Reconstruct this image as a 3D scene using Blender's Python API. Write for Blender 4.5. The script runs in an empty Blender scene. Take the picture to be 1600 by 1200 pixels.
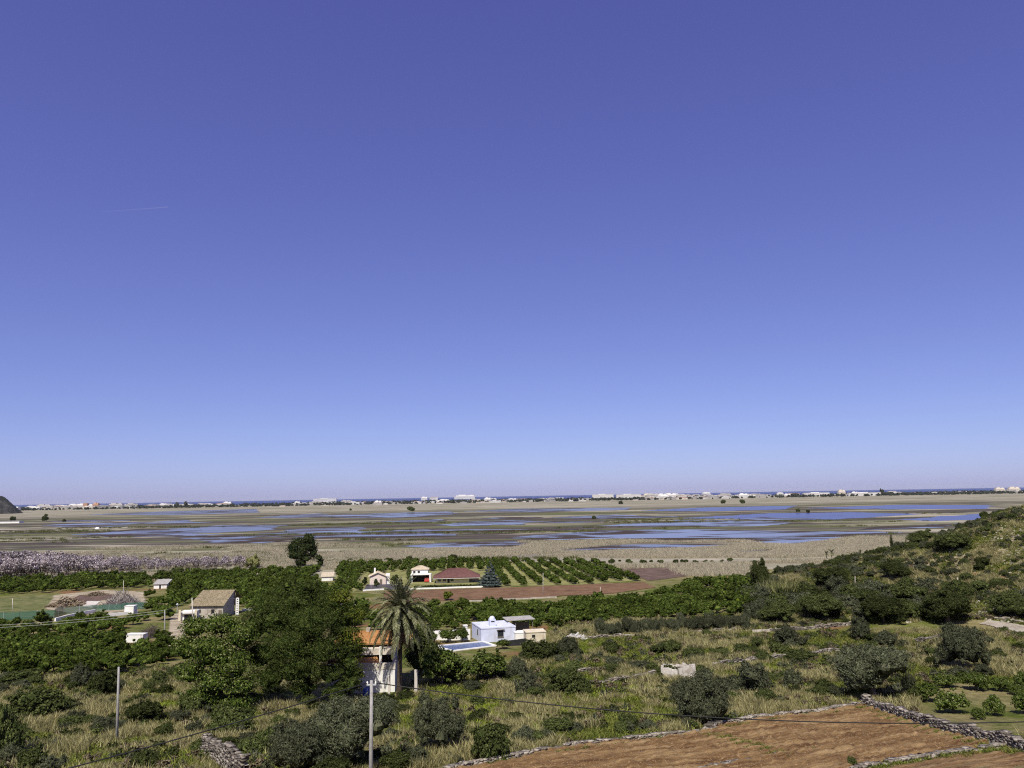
import bpy, bmesh, math, random
import numpy as np
from mathutils import Vector, Matrix

R = math.radians
SC = bpy.context.scene
COL = SC.collection

# ------------------------------------------------------------------ camera, sky, sun, exposure
CAM = Vector((0.0, 0.0, 30.0))
PITCH, ROLL, FPX = R(7.95), R(-1.0), 1250.0          # focal length in pixels of the 1600 px wide photograph
cd = bpy.data.cameras.new('camera'); cam = bpy.data.objects.new('camera', cd); COL.objects.link(cam)
cd.sensor_width = 36.0; cd.lens = 36.0*FPX/1600.0; cd.clip_start = 0.5; cd.clip_end = 200000.0
CROT = Matrix.Rotation(R(90)+PITCH, 3, 'X') @ Matrix.Rotation(ROLL, 3, 'Z')
cam.matrix_world = Matrix.Translation(CAM) @ CROT.to_4x4()
SC.camera = cam

SUN_AZ, SUN_EL = R(-166.0), R(53.0)                   # behind the camera, a little to its left
w = bpy.data.worlds.new('World'); SC.world = w; w.use_nodes = True
nt = w.node_tree; nt.nodes.clear()
sky = nt.nodes.new('ShaderNodeTexSky'); sky.sky_type = 'NISHITA'; sky.sun_disc = False
sky.sun_elevation = SUN_EL; sky.sun_rotation = SUN_AZ
sky.altitude = 60; sky.air_density = 0.6; sky.dust_density = 0.7; sky.ozone_density = 6.0
bg = nt.nodes.new('ShaderNodeBackground'); bg.inputs[1].default_value = 0.138
wo = nt.nodes.new('ShaderNodeOutputWorld')
sep = nt.nodes.new('ShaderNodeSeparateColor'); com = nt.nodes.new('ShaderNodeCombineColor'); nt.links.new(sky.outputs[0], sep.inputs[0])
for k, (gain, gam) in enumerate(((.98, .82), (.735, .91), (1.46, .66))):     # the photograph's colour response: deep violet blue
    pw = nt.nodes.new('ShaderNodeMath'); pw.operation = 'POWER'; pw.inputs[1].default_value = gam
    ml = nt.nodes.new('ShaderNodeMath'); ml.operation = 'MULTIPLY'; ml.inputs[1].default_value = gain
    nt.links.new(sep.outputs[k], pw.inputs[0]); nt.links.new(pw.outputs[0], ml.inputs[0]); nt.links.new(ml.outputs[0], com.inputs[k])
nt.links.new(com.outputs[0], bg.inputs[0]); nt.links.new(bg.outputs[0], wo.inputs[0])

ld = bpy.data.lights.new('sun', 'SUN'); ld.energy = 5.0; ld.angle = R(0.53); ld.color = (1.0, 0.93, 0.80)
sun = bpy.data.objects.new('sun', ld); COL.objects.link(sun)
sdir = Vector((math.sin(SUN_AZ)*math.cos(SUN_EL), math.cos(SUN_AZ)*math.cos(SUN_EL), math.sin(SUN_EL)))
sun.rotation_euler = (-sdir).to_track_quat('-Z', 'Y').to_euler(); sun.location = (0, -40, 120)
SC.view_settings.view_transform = 'Standard'; SC.view_settings.look = 'None'
SC.view_settings.exposure = 0.22; SC.view_settings.gamma = 1.0; SC.view_settings.use_curve_mapping = False
SC.render.engine = 'CYCLES'
SC.cycles.use_denoising = False; SC.cycles.filter_width = 1.15; SC.cycles.sample_clamp_indirect = 2.0
HAZE = 1.0e-5
SC.cycles.volume_bounces = 0
SC.cycles.max_bounces = 5; SC.cycles.diffuse_bounces = 2; SC.cycles.glossy_bounces = 2
SC.cycles.transmission_bounces = 2; SC.cycles.transparent_max_bounces = 4
SC.cycles.caustics_reflective = False; SC.cycles.caustics_refractive = False

# ------------------------------------------------------------------ numeric helpers
def vnoise(x, y, seed=0):
    x = np.asarray(x, float); y = np.asarray(y, float)
    xi = np.floor(x).astype(np.int64); yi = np.floor(y).astype(np.int64); fx = x-xi; fy = y-yi
    def h(a, b):
        n = (a*374761393 + b*668265263 + seed*974634257) & 0xffffffff
        n = ((n ^ (n >> 13))*1274126177) & 0xffffffff
        return ((n ^ (n >> 16)) & 0xffff)/65535.0
    u = fx*fx*(3-2*fx); v = fy*fy*(3-2*fy)
    return (h(xi, yi)*(1-u)+h(xi+1, yi)*u)*(1-v) + (h(xi, yi+1)*(1-u)+h(xi+1, yi+1)*u)*v
def fbm(x, y, seed=0, o=3):
    s = 0; a = 0.5; t = 0
    for k in range(o):
        s = s + a*vnoise(np.asarray(x)*2**k+17.3*k, np.asarray(y)*2**k-9.1*k, seed+k); t += a; a *= .5
    return s/t
_yy = np.arange(-400, 700, 1.0)
_bz = np.interp(_yy, [-400, -150, -50, 0, 10, 25, 40, 60, 95, 140, 220, 300, 700], [120, 70, 42, 28.0, 25, 19.4, 14.2, 9.7, 5.1, 3.5, 1.5, 0, 0])
_k = np.hanning(27); _k /= _k.sum()
_bz = np.convolve(np.pad(_bz, 13, 'edge'), _k, 'valid')
def sstep(a, b, x):
    t = np.clip((np.asarray(x, float)-a)/(b-a), 0, 1); return t*t*(3-2*t)
def H(x, y):
    x = np.asarray(x, float); y = np.asarray(y, float)
    z = np.interp(y, _yy, _bz)
    xs = x + 7*(fbm(x/40, y/40, 5)-.5)*2 - (y-205)*0.10
    r = np.interp(xs, [44, 60, 80, 100, 120, 135, 160, 200, 330, 600], [0, 2.5, 6.5, 11.0, 17.5, 23, 27, 31, 36, 40])
    env = np.where(y < 215, sstep(128, 212, y), 1-sstep(217, 300, y))
    z = z + r*env
    near = 1-sstep(235, 290, y)
    z = z + near*(0.5*(fbm(x/14, y/14, 3)-.5) + 0.18*(fbm(x/3.1, y/3.1, 8)-.5))*sstep(4, 30, np.hypot(x, y))
    return z
def hz(x, y): return float(H(x, y))

_M = np.array(CROT)
def ray(px, py):
    d = _M @ np.array([(px-800)/FPX, (600-py)/FPX, -1.0]); return d
_T = np.concatenate([np.arange(6, 420, 0.25), np.geomspace(420, 30000, 3000)])
def P(px, py):
    """the ground point seen at a pixel of the 1600 x 1200 photograph"""
    d = ray(px, py); x = d[0]*_T; y = d[1]*_T; z = CAM.z+d[2]*_T
    below = np.nonzero(z < H(x, y))[0]
    if len(below) == 0: t = 6000
    else:
        i = below[0]; a = _T[max(i-1, 0)]; b = _T[i]
        for _ in range(20):
            m = (a+b)/2
            if CAM.z+d[2]*m < hz(d[0]*m, d[1]*m): b = m
            else: a = m
        t = (a+b)/2
    return Vector((d[0]*t, d[1]*t, CAM.z+d[2]*t))
def flat(px, py, z=0.0):
    d = ray(px, py); t = (z-CAM.z)/d[2]; return Vector((d[0]*t, d[1]*t, z))
def proj(x, y, z):
    q = np.stack([np.asarray(x, float), np.asarray(y, float), np.asarray(z, float)-CAM.z], -1) @ _M
    return 800+FPX*q[..., 0]/(-q[..., 2]), 600-FPX*q[..., 1]/(-q[..., 2])
def mpp(p):                                             # metres for one photograph pixel at a point
    return float(-(np.array([p[0], p[1], p[2]-CAM.z]) @ _M)[2])/FPX
def atdepth(px, py, depth):
    d = ray(px, py); t = depth/d[1]; return Vector((d[0]*t, d[1]*t, CAM.z+d[2]*t))
def inpoly(x, y, poly):
    x = np.asarray(x); y = np.asarray(y); c = np.zeros(x.shape, bool); n = len(poly); j = n-1
    for i in range(n):
        xi, yi = poly[i][0], poly[i][1]; xj, yj = poly[j][0], poly[j][1]
        m = ((yi > y) != (yj > y)) & (x < (xj-xi)*(y-yi)/((yj-yi) if yj != yi else 1e-9)+xi)
        c ^= m; j = i
    return c

# ------------------------------------------------------------------ materials
def newmat(name):
    m = bpy.data.materials.new(name); m.use_nodes = True; n = m.node_tree; n.nodes.clear()
    o = n.nodes.new('ShaderNodeOutputMaterial'); return m, n, o
def N(n, t, **kw):
    k = n.nodes.new(t)
    for a, b in kw.items(): setattr(k, a, b)
    return k
def ramp(n, stops, interp='LINEAR'):
    r = n.nodes.new('ShaderNodeValToRGB'); r.color_ramp.interpolation = interp; e = r.color_ramp.elements
    while len(e) < len(stops): e.new(0.5)
    for k, (p, c) in zip(e, stops):
        k.position = p; k.color = (c[0], c[1], c[2], 1) if not isinstance(c, float) else (c, c, c, 1)
    return r
def noise(n, scale, detail=4, rough=.55, vec=None, dist=0):
    k = n.nodes.new('ShaderNodeTexNoise'); k.inputs['Scale'].default_value = scale
    k.inputs['Detail'].default_value = detail; k.inputs['Roughness'].default_value = rough; k.inputs['Distortion'].default_value = dist
    if vec is not None: n.links.new(vec, k.inputs['Vector'])
    return k
def mixc(n, fac, a, b, blend='MIX'):
    k = n.nodes.new('ShaderNodeMix'); k.data_type = 'RGBA'; k.blend_type = blend
    for s, v in ((k.inputs[0], fac), (k.inputs[6], a), (k.inputs[7], b)):
        if hasattr(v, 'links'): n.links.new(v, s)
        elif isinstance(v, (int, float)): s.default_value = v
        else: s.default_value = (v[0], v[1], v[2], 1)
    return k.outputs[2]
def surf(name, c1, c2, scale=1.0, rough=.85, bump=0.0, bscale=8.0, spec=.25, c3=None, s3=.2, obj=True):
    """a matt surface whose colour wanders between c1 and c2 (and stains of c3)"""
    m, n, o = newmat(name)
    tc = N(n, 'ShaderNodeTexCoord'); v = tc.outputs['Object']
    a = noise(n, scale, 6, .6, v); r = ramp(n, [(.35, c1), (.68, c2)]); n.links.new(a.outputs[0], r.inputs[0]); c = r.outputs[0]
    if c3:
        b = noise(n, s3, 5, .65, v, 1.0); q = ramp(n, [(.52, 0.0), (.68, 1.0)]); n.links.new(b.outputs[0], q.inputs[0]); c = mixc(n, q.outputs[0], c, c3)
    p = N(n, 'ShaderNodeBsdfPrincipled'); p.inputs['Roughness'].default_value = rough; p.inputs['Specular IOR Level'].default_value = spec
    n.links.new(c, p.inputs['Base Color'])
    if bump:
        b2 = noise(n, bscale, 5, .6, v); bu = N(n, 'ShaderNodeBump'); bu.inputs['Strength'].default_value = bump; bu.inputs['Distance'].default_value = .1
        n.links.new(b2.outputs[0], bu.inputs['Height']); n.links.new(bu.outputs[0], p.inputs['Normal'])
    n.links.new(p.outputs[0], o.inputs[0]); return m
def leafmat(name, stops, trans=.25, vary=.35):
    """leaves: each leaf its own tone, each plant a little lighter or darker"""
    m, n, o = newmat(name)
    g = N(n, 'ShaderNodeNewGeometry'); r = ramp(n, stops); n.links.new(g.outputs['Random Per Island'], r.inputs[0])
    oi = N(n, 'ShaderNodeObjectInfo'); mr = N(n, 'ShaderNodeMapRange'); mr.inputs[3].default_value = 1-vary; mr.inputs[4].default_value = 1+vary
    n.links.new(oi.outputs['Random'], mr.inputs[0])
    vm = N(n, 'ShaderNodeVectorMath', operation='SCALE'); n.links.new(r.outputs[0], vm.inputs[0]); n.links.new(mr.outputs[0], vm.inputs[3])
    d = N(n, 'ShaderNodeBsdfDiffuse'); t = N(n, 'ShaderNodeBsdfTranslucent'); mx = N(n, 'ShaderNodeMixShader'); mx.inputs[0].default_value = trans
    n.links.new(vm.outputs[0], d.inputs[0]); n.links.new(vm.outputs[0], t.inputs[0])
    n.links.new(d.outputs[0], mx.inputs[1]); n.links.new(t.outputs[0], mx.inputs[2]); n.links.new(mx.outputs[0], o.inputs[0])
    return m
M = {}
M['citrus'] = leafmat('citrus_leaf', [(0, (.018, .032, .007)), (.4, (.044, .068, .013)), (.75, (.072, .102, .019)), (1, (.135, .160, .040))], .25, .45)
M['olive'] = leafmat('olive_leaf', [(0, (.032, .038, .022)), (.5, (.058, .066, .036)), (1, (.125, .132, .082))], .15, .35)
M['shrub'] = leafmat('shrub_leaf', [(0, (.026, .038, .013)), (.5, (.052, .068, .021)), (1, (.115, .130, .048))], .2, .45)
M['pine'] = leafmat('pine_needle', [(0, (.016, .028, .008)), (.5, (.038, .058, .014)), (1, (.115, .140, .040))], .18, .1)
M['darkpine'] = leafmat('dark_pine_needle', [(0, (.012, .020, .008)), (.5, (.024, .034, .012)), (1, (.055, .066, .026))], .1, .1)
M['fig'] = leafmat('broad_leaf', [(0, (.030, .050, .010)), (.5, (.060, .092, .018)), (.8, (.11, .145, .030)), (1, (.24, .25, .12))], .3, .2)
M['yellowgreen'] = leafmat('yellow_green_leaf', [(0, (.05, .07, .012)), (.5, (.10, .13, .02)), (1, (.24, .25, .05))], .3, .2)
M['spruce'] = leafmat('blue_spruce_needle', [(0, (.030, .045, .040)), (.5, (.055, .075, .070)), (1, (.12, .145, .14))], .1, .1)
M['blossom'] = leafmat('lilac_blossom', [(0, (.05, .046, .036)), (.28, (.17, .148, .138)), (.55, (.40, .345, .365)), (1, (.70, .63, .66))], .3, .35)
M['palm'] = leafmat('palm_leaflet', [(0, (.06, .07, .032)), (.5, (.135, .145, .075)), (1, (.34, .34, .21))], .2, .3)
M['deadpalm'] = leafmat('dead_palm_leaflet', [(0, (.10, .075, .045)), (1, (.24, .19, .12))], .1, .25)
M['straw'] = leafmat('dry_grass', [(0, (.13, .122, .050)), (.5, (.28, .258, .115)), (1, (.52, .475, .25))], .35, .30)
M['grassgreen'] = leafmat('green_grass', [(0, (.055, .074, .014)), (.5, (.118, .145, .028)), (1, (.25, .265, .07))], .3, .35)
M['lime'] = leafmat('bright_weed', [(0, (.10, .14, .015)), (.5, (.18, .24, .025)), (1, (.30, .36, .05))], .3, .3)
M['reed'] = leafmat('dry_reed', [(0, (.36, .325, .225)), (.5, (.45, .41, .29)), (1, (.54, .49, .36))], .35, .06)
M['greenreed'] = leafmat('green_reed', [(0, (.05, .06, .02)), (.5, (.10, .115, .04)), (1, (.20, .20, .09))], .25, .3)
M['cane'] = leafmat('giant_cane', [(0, (.09, .11, .035)), (.5, (.19, .20, .075)), (1, (.36, .34, .17))], .3, .2)
M['twig'] = leafmat('grey_twig', [(0, (.13, .115, .105)), (.5, (.25, .225, .215)), (1, (.42, .39, .38))], 0, .2)
M['darktwig'] = leafmat('bare_brown_twig', [(0, (.06, .048, .042)), (1, (.15, .12, .11))], 0, .2)
M['whiterubble'] = leafmat('white_rubble', [(0, (.25, .24, .22)), (.5, (.55, .54, .52)), (1, (.78, .77, .75))], 0, .1)
M['logs'] = leafmat('cut_wood', [(0, (.07, .052, .036)), (.5, (.16, .125, .085)), (1, (.36, .30, .22))], 0, .1)
M['palerock'] = leafmat('pale_weathered_stone', [(0, (.10, .088, .072)), (.5, (.20, .178, .148)), (1, (.34, .305, .26))], 0, .2)
M['hillrock'] = leafmat('hill_limestone', [(0, (.16, .145, .12)), (.5, (.29, .265, .225)), (1, (.45, .42, .365))], 0, .3)
M['rock'] = leafmat('limestone', [(0, (.075, .066, .056)), (.5, (.155, .138, .118)), (1, (.31, .28, .245))], 0, .2)
M['heath'] = leafmat('brown_heath', [(0, (.06, .048, .03)), (.6, (.12, .098, .06)), (1, (.20, .17, .11))], .1, .3)
M['farwood'] = leafmat('far_tree', [(0, (.028, .034, .028)), (1, (.060, .068, .050))], .1, .4)
M['bark'] = surf('bark', (.09, .07, .05), (.17, .14, .11), 6, .95)
M['palmbark'] = surf('palm_bark', (.035, .027, .02), (.085, .066, .046), 5, .95, .6, 9)  # bark colour darkened so the tall palm's trunk looks set in shade
M['white'] = surf('white_render', (.70, .70, .68), (.80, .80, .78), 1.2, .9, .05, 20, c3=(.56, .54, .50), s3=.5)
M['bluewhite'] = surf('pale_blue_render', (.52, .56, .70), (.60, .64, .77), .9, .9, .05, 20, c3=(.47, .49, .58), s3=.6)
M['roofwhite'] = surf('pale_roof_screed', (.52, .55, .64), (.62, .65, .73), .8, .9, c3=(.43, .44, .48), s3=.6)
M['cream'] = surf('cream_render', (.55, .49, .36), (.64, .58, .45), 1.0, .9, c3=(.45, .39, .29), s3=.5)
M['yellow'] = surf('pale_yellow_render', (.66, .60, .36), (.74, .69, .46), 1.0, .9)
M['pink'] = surf('pale_pink_render', (.62, .52, .45), (.70, .61, .54), 1.0, .9)
M['oldwall'] = surf('weathered_plaster', (.34, .30, .25), (.52, .48, .42), 1.4, .95, .2, 8, c3=(.22, .19, .155), s3=.8)
M['beige'] = surf('beige_render', (.55, .50, .43), (.66, .62, .55), 1.0, .9, c3=(.43, .38, .32), s3=.8)
M['orangetile'] = surf('orange_roof_tile', (.32, .155, .055), (.44, .235, .095), 1.6, .85, .2, 10)
M['redtile'] = surf('red_roof_tile', (.098, .046, .042), (.15, .074, .066), 1.4, .8, .2, 10)
M['oldtile'] = surf('lichen_roof_tile', (.15, .12, .075), (.36, .30, .20), 2.6, .95, .4, 6, c3=(.075, .085, .035), s3=1.3)
M['paletile'] = surf('pale_roof_tile', (.40, .34, .25), (.52, .45, .34), 1.5, .9, .2, 8)
M['greyroof'] = surf('grey_fibre_cement', (.27, .26, .25), (.38, .37, .35), 1.5, .9)
M['concrete'] = surf('grey_concrete', (.25, .245, .24), (.36, .355, .35), 2, .9, .2, 20, c3=(.20, .19, .18), s3=.9)
M['paleconcrete'] = surf('pale_concrete', (.48, .45, .40), (.60, .57, .51), .7, .9, c3=(.38, .35, .30), s3=.4)
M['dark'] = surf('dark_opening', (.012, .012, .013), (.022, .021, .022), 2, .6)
M['glass'] = surf('window_glass', (.02, .024, .03), (.035, .04, .048), 2, .08, spec=.6)
M['metal'] = surf('galvanised_metal', (.40, .41, .43), (.50, .51, .53), 4, .45, spec=.5)
M['cable'] = surf('black_cable', (.015, .015, .016), (.025, .025, .026), 4, .6)
M['wire'] = surf('aluminium_wire', (.30, .31, .29), (.36, .37, .35), 4, .4, spec=.5)
M['red'] = surf('red_paint', (.42, .05, .035), (.52, .075, .05), 2, .5, spec=.5)
M['blue'] = surf('blue_plastic', (.04, .08, .32), (.06, .11, .42), 2, .4, spec=.5)
M['teal'] = surf('teal_paint', (.05, .16, .20), (.07, .20, .25), 2, .6)
M['wood'] = surf('grey_wood', (.12, .10, .08), (.20, .17, .14), 3, .9)
M['blacktarp'] = surf('black_tarpaulin', (.02, .02, .022), (.035, .035, .037), 1, .5, spec=.4)
M['tyre'] = surf('tyre_rubber', (.018, .018, .018), (.03, .03, .03), 2, .8)

def soilmat(name, a, b, c, scale=.6, furrow=None):
    m, n, o = newmat(name); g = N(n, 'ShaderNodeNewGeometry'); v = g.outputs['Position']
    if furrow:
        mp = N(n, 'ShaderNodeMapping', vector_type='TEXTURE'); mp.inputs['Rotation'].default_value = (0, 0, FANG); mp.inputs['Scale'].default_value = (9.0, .42, 1); n.links.new(v, mp.inputs[0])
    n1 = noise(n, scale, 8, .65, mp.outputs[0] if furrow else v); r1 = ramp(n, [(.36, a), (.5, b), (.68, c)]); n.links.new(n1.outputs[0], r1.inputs[0])
    n2 = noise(n, 7, 3, .6, v); r2 = ramp(n, [(.58, 0.0), (.68, 1.0)]); n.links.new(n2.outputs[0], r2.inputs[0])
    c4 = mixc(n, r2.outputs[0], r1.outputs[0], tuple(min(1, k*1.7+.05) for k in b))
    p = N(n, 'ShaderNodeBsdfPrincipled'); p.inputs['Roughness'].default_value = .95; p.inputs['Specular IOR Level'].default_value = .1
    n.links.new(c4, p.inputs['Base Color'])
    bu = N(n, 'ShaderNodeBump'); bu.inputs['Strength'].default_value = .8; bu.inputs['Distance'].default_value = .15
    n.links.new(n2.outputs[0], bu.inputs['Height']); n.links.new(bu.outputs[0], p.inputs['Normal'])
    n.links.new(p.outputs[0], o.inputs[0]); return m
FANG = R(31)
M['redsoil'] = soilmat('ploughed_red_soil', (.078, .041, .018), (.160, .099, .045), (.29, .205, .105), 1.0, True)
M['brownsoil'] = soilmat('tilled_brown_soil', (.110, .062, .036), (.15, .088, .050), (.19, .118, .070), .25)
M['darksoil'] = soilmat('dark_tilled_soil', (.075, .05, .042), (.11, .075, .06), (.15, .105, .085), .2)
M['dirt'] = soilmat('pale_dirt', (.20, .165, .11), (.31, .265, .19), (.42, .37, .28), .4)
M['trackdirt'] = soilmat('gravel_track', (.20, .175, .14), (.30, .27, .22), (.38, .345, .29), .5)
M['asphalt'] = soilmat('dark_asphalt', (.05, .048, .055), (.07, .068, .075), (.095, .09, .10), .3)
M['lanes'] = soilmat('pale_grass_lane', (.13, .14, .045), (.20, .20, .075), (.28, .26, .12), .12)
M['pasture'] = soilmat('pasture_grass', (.06, .075, .022), (.115, .125, .045), (.19, .18, .085), .35)

def groundmat():
    m, n, o = newmat('hillside_ground'); g = N(n, 'ShaderNodeNewGeometry'); v = g.outputs['Position']
    n1 = noise(n, .09, 5, .6, v, .6); n2 = noise(n, .9, 7, .7, v); n3 = noise(n, .045, 3, .5, v)
    straw = ramp(n, [(.3, (.12, .105, .046)), (.7, (.27, .235, .115))]); n.links.new(n2.outputs[0], straw.inputs[0])
    green = ramp(n, [(.3, (.045, .062, .014)), (.7, (.125, .150, .030))]); n.links.new(n2.outputs[0], green.inputs[0])
    k = ramp(n, [(.42, 0.0), (.58, 1.0)]); n.links.new(n1.outputs[0], k.inputs[0])
    c = mixc(n, k.outputs[0], straw.outputs[0], green.outputs[0])
    k2 = ramp(n, [(.60, 0.0), (.68, 1.0)]); n.links.new(n3.outputs[0], k2.inputs[0])
    c = mixc(n, k2.outputs[0], c, (.19, .105, .055))
    sx = N(n, 'ShaderNodeSeparateXYZ'); n.links.new(g.outputs['Normal'], sx.inputs[0])
    k3 = ramp(n, [(.955, 1.0), (.992, 0.0)]); n.links.new(sx.outputs[2], k3.inputs[0])
    n4 = noise(n, .35, 6, .7, v); rk = ramp(n, [(.40, 0.0), (.54, 1.0)]); n.links.new(n4.outputs[0], rk.inputs[0])
    ml = N(n, 'ShaderNodeMath', operation='MULTIPLY'); n.links.new(k3.outputs[0], ml.inputs[0]); n.links.new(rk.outputs[0], ml.inputs[1])
    c = mixc(n, ml.outputs[0], c, (.30, .255, .175))
    p = N(n, 'ShaderNodeBsdfPrincipled'); p.inputs['Roughness'].default_value = .95; p.inputs['Specular IOR Level'].default_value = .05
    n.links.new(c, p.inputs['Base Color'])
    bu = N(n, 'ShaderNodeBump'); bu.inputs['Strength'].default_value = .9; bu.inputs['Distance'].default_value = .5
    n.links.new(n2.outputs[0], bu.inputs['Height']); n.links.new(bu.outputs[0], p.inputs['Normal'])
    n.links.new(p.outputs[0], o.inputs[0]); return m
def marshmat():
    """reed straw, green sedge and dark wet mud; straw only near the fields and near the coast"""
    m, n, o = newmat('marsh_ground'); g = N(n, 'ShaderNodeNewGeometry'); v = g.outputs['Position']
    sp = N(n, 'ShaderNodeSeparateXYZ'); n.links.new(v, sp.inputs[0])
    mp = N(n, 'ShaderNodeMapping'); mp.inputs['Scale'].default_value = (.22, 1.0, 1.0); mp.inputs['Rotation'].default_value = (0, 0, R(-4)); n.links.new(v, mp.inputs[0])
    q = mp.outputs[0]
    n1 = noise(n, .0085, 5, .6, q, .8); n2 = noise(n, .05, 6, .65, q); n3 = noise(n, .011, 6, .66, q, .6)
    straw = ramp(n, [(.25, (.20, .185, .14)), (.5, (.30, .275, .215)), (.75, (.41, .38, .30))]); n.links.new(n2.outputs[0], straw.inputs[0])
    green = ramp(n, [(.3, (.060, .068, .028)), (.7, (.14, .145, .065))]); n.links.new(n2.outputs[0], green.inputs[0])
    mud = ramp(n, [(.3, (.042, .036, .032)), (.7, (.105, .090, .078))]); n.links.new(n2.outputs[0], mud.inputs[0])
    zone = ramp(n, [(0.0, 0.0), (.110, 0.0), (.165, 1.0), (.50, 1.0), (.66, 0.0), (1.0, 0.0)])   # y / 3200 m
    dv = N(n, 'ShaderNodeMath', operation='DIVIDE'); dv.inputs[1].default_value = 3200; n.links.new(sp.outputs[1], dv.inputs[0])
    n4 = noise(n, .004, 3, .5, q); ad = N(n, 'ShaderNodeMath', operation='MULTIPLY_ADD'); ad.inputs[1].default_value = .10; n.links.new(n4.outputs[0], ad.inputs[0])
    sb = N(n, 'ShaderNodeMath', operation='SUBTRACT'); sb.inputs[1].default_value = .05; n.links.new(dv.outputs[0], sb.inputs[0]); n.links.new(sb.outputs[0], ad.inputs[2])
    n.links.new(ad.outputs[0], zone.inputs[0])
    kg = ramp(n, [(.44, 0.0), (.56, 1.0)]); n.links.new(n1.outputs[0], kg.inputs[0])
    km = ramp(n, [(.46, 0.0), (.52, 1.0)]); n.links.new(n3.outputs[0], km.inputs[0])
    c = mixc(n, kg.outputs[0], straw.outputs[0], green.outputs[0])
    c = mixc(n, km.outputs[0], c, mud.outputs[0])
    lo = ramp(n, [(.48, 0.0), (.64, .7)]); n.links.new(n1.outputs[0], lo.inputs[0])
    c0 = mixc(n, lo.outputs[0], straw.outputs[0], green.outputs[0])
    c = mixc(n, zone.outputs[0], c0, c)
    n5 = noise(n, .034, 6, .68, q, .4); ks = ramp(n, [(.52, 0.0), (.57, .75)]); n.links.new(n5.outputs[0], ks.inputs[0])
    n6 = noise(n, .02, 3, .6, q); gm = ramp(n, [(.45, (.058, .060, .036)), (.55, (.120, .128, .066))]); n.links.new(n6.outputs[0], gm.inputs[0])
    c = mixc(n, ks.outputs[0], c, gm.outputs[0])
    p = N(n, 'ShaderNodeBsdfPrincipled'); p.inputs['Roughness'].default_value = .9; p.inputs['Specular IOR Level'].default_value = .05
    n.links.new(c, p.inputs['Base Color'])
    bu = N(n, 'ShaderNodeBump'); bu.inputs['Strength'].default_value = .6; bu.inputs['Distance'].default_value = 2.0
    n.links.new(n2.outputs[0], bu.inputs['Height']); n.links.new(bu.outputs[0], p.inputs['Normal'])
    n.links.new(p.outputs[0], o.inputs[0]); return m
def watermat(name, col, scale, bump, rough, mud=None):
    m, n, o = newmat(name); g = N(n, 'ShaderNodeNewGeometry'); v = g.outputs['Position']
    p = N(n, 'ShaderNodeBsdfPrincipled'); p.inputs['Roughness'].default_value = rough; p.inputs['IOR'].default_value = 1.33
    p.inputs['Base Color'].default_value = (*col, 1)
    b = noise(n, scale, 4, .6, v); bu = N(n, 'ShaderNodeBump'); bu.inputs['Strength'].default_value = bump; bu.inputs['Distance'].default_value = .6
    n.links.new(b.outputs[0], bu.inputs['Height']); n.links.new(bu.outputs[0], p.inputs['Normal'])
    if mud:
        mp = N(n, 'ShaderNodeMapping'); mp.inputs['Scale'].default_value = (.35, 1, 1); n.links.new(v, mp.inputs[0])
        k = noise(n, .022, 6, .65, mp.outputs[0], 1.0); r = ramp(n, [(mud, 0.0), (mud+.06, 1.0)]); n.links.new(k.outputs[0], r.inputs[0])
        d = N(n, 'ShaderNodeBsdfDiffuse'); d.inputs[0].default_value = (.055, .045, .043, 1)
        mx = N(n, 'ShaderNodeMixShader'); n.links.new(r.outputs[0], mx.inputs[0]); n.links.new(p.outputs[0], mx.inputs[1]); n.links.new(d.outputs[0], mx.inputs[2])
        n.links.new(mx.outputs[0], o.inputs[0])
    else: n.links.new(p.outputs[0], o.inputs[0])
    return m
M['ground'] = groundmat(); M['marsh'] = marshmat()
M['deepwater'] = watermat('open_marsh_water', (.03, .03, .12), .25, .08, .22, .60)
M['mudwater'] = watermat('shallow_marsh_water', (.07, .07, .09), .25, .03, .14, .47)
M['palewater'] = watermat('pale_marsh_water', (.09, .09, .10), .25, .05, .2, .54)
M['sea'] = watermat('sea_water', (.015, .03, .12), .05, .3, .35)
M['poolwater'] = watermat('pool_water', (.02, .06, .20), 3, .2, .05)

def netmat():
    m, n, o = newmat('green_shade_net'); d = N(n, 'ShaderNodeBsdfDiffuse'); d.inputs[0].default_value = (.06, .15, .115, 1)
    t = N(n, 'ShaderNodeBsdfTransparent'); mx = N(n, 'ShaderNodeMixShader'); mx.inputs[0].default_value = .72
    n.links.new(t.outputs[0], mx.inputs[1]); n.links.new(d.outputs[0], mx.inputs[2]); n.links.new(mx.outputs[0], o.inputs[0]); return m
M['net'] = netmat()

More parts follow.
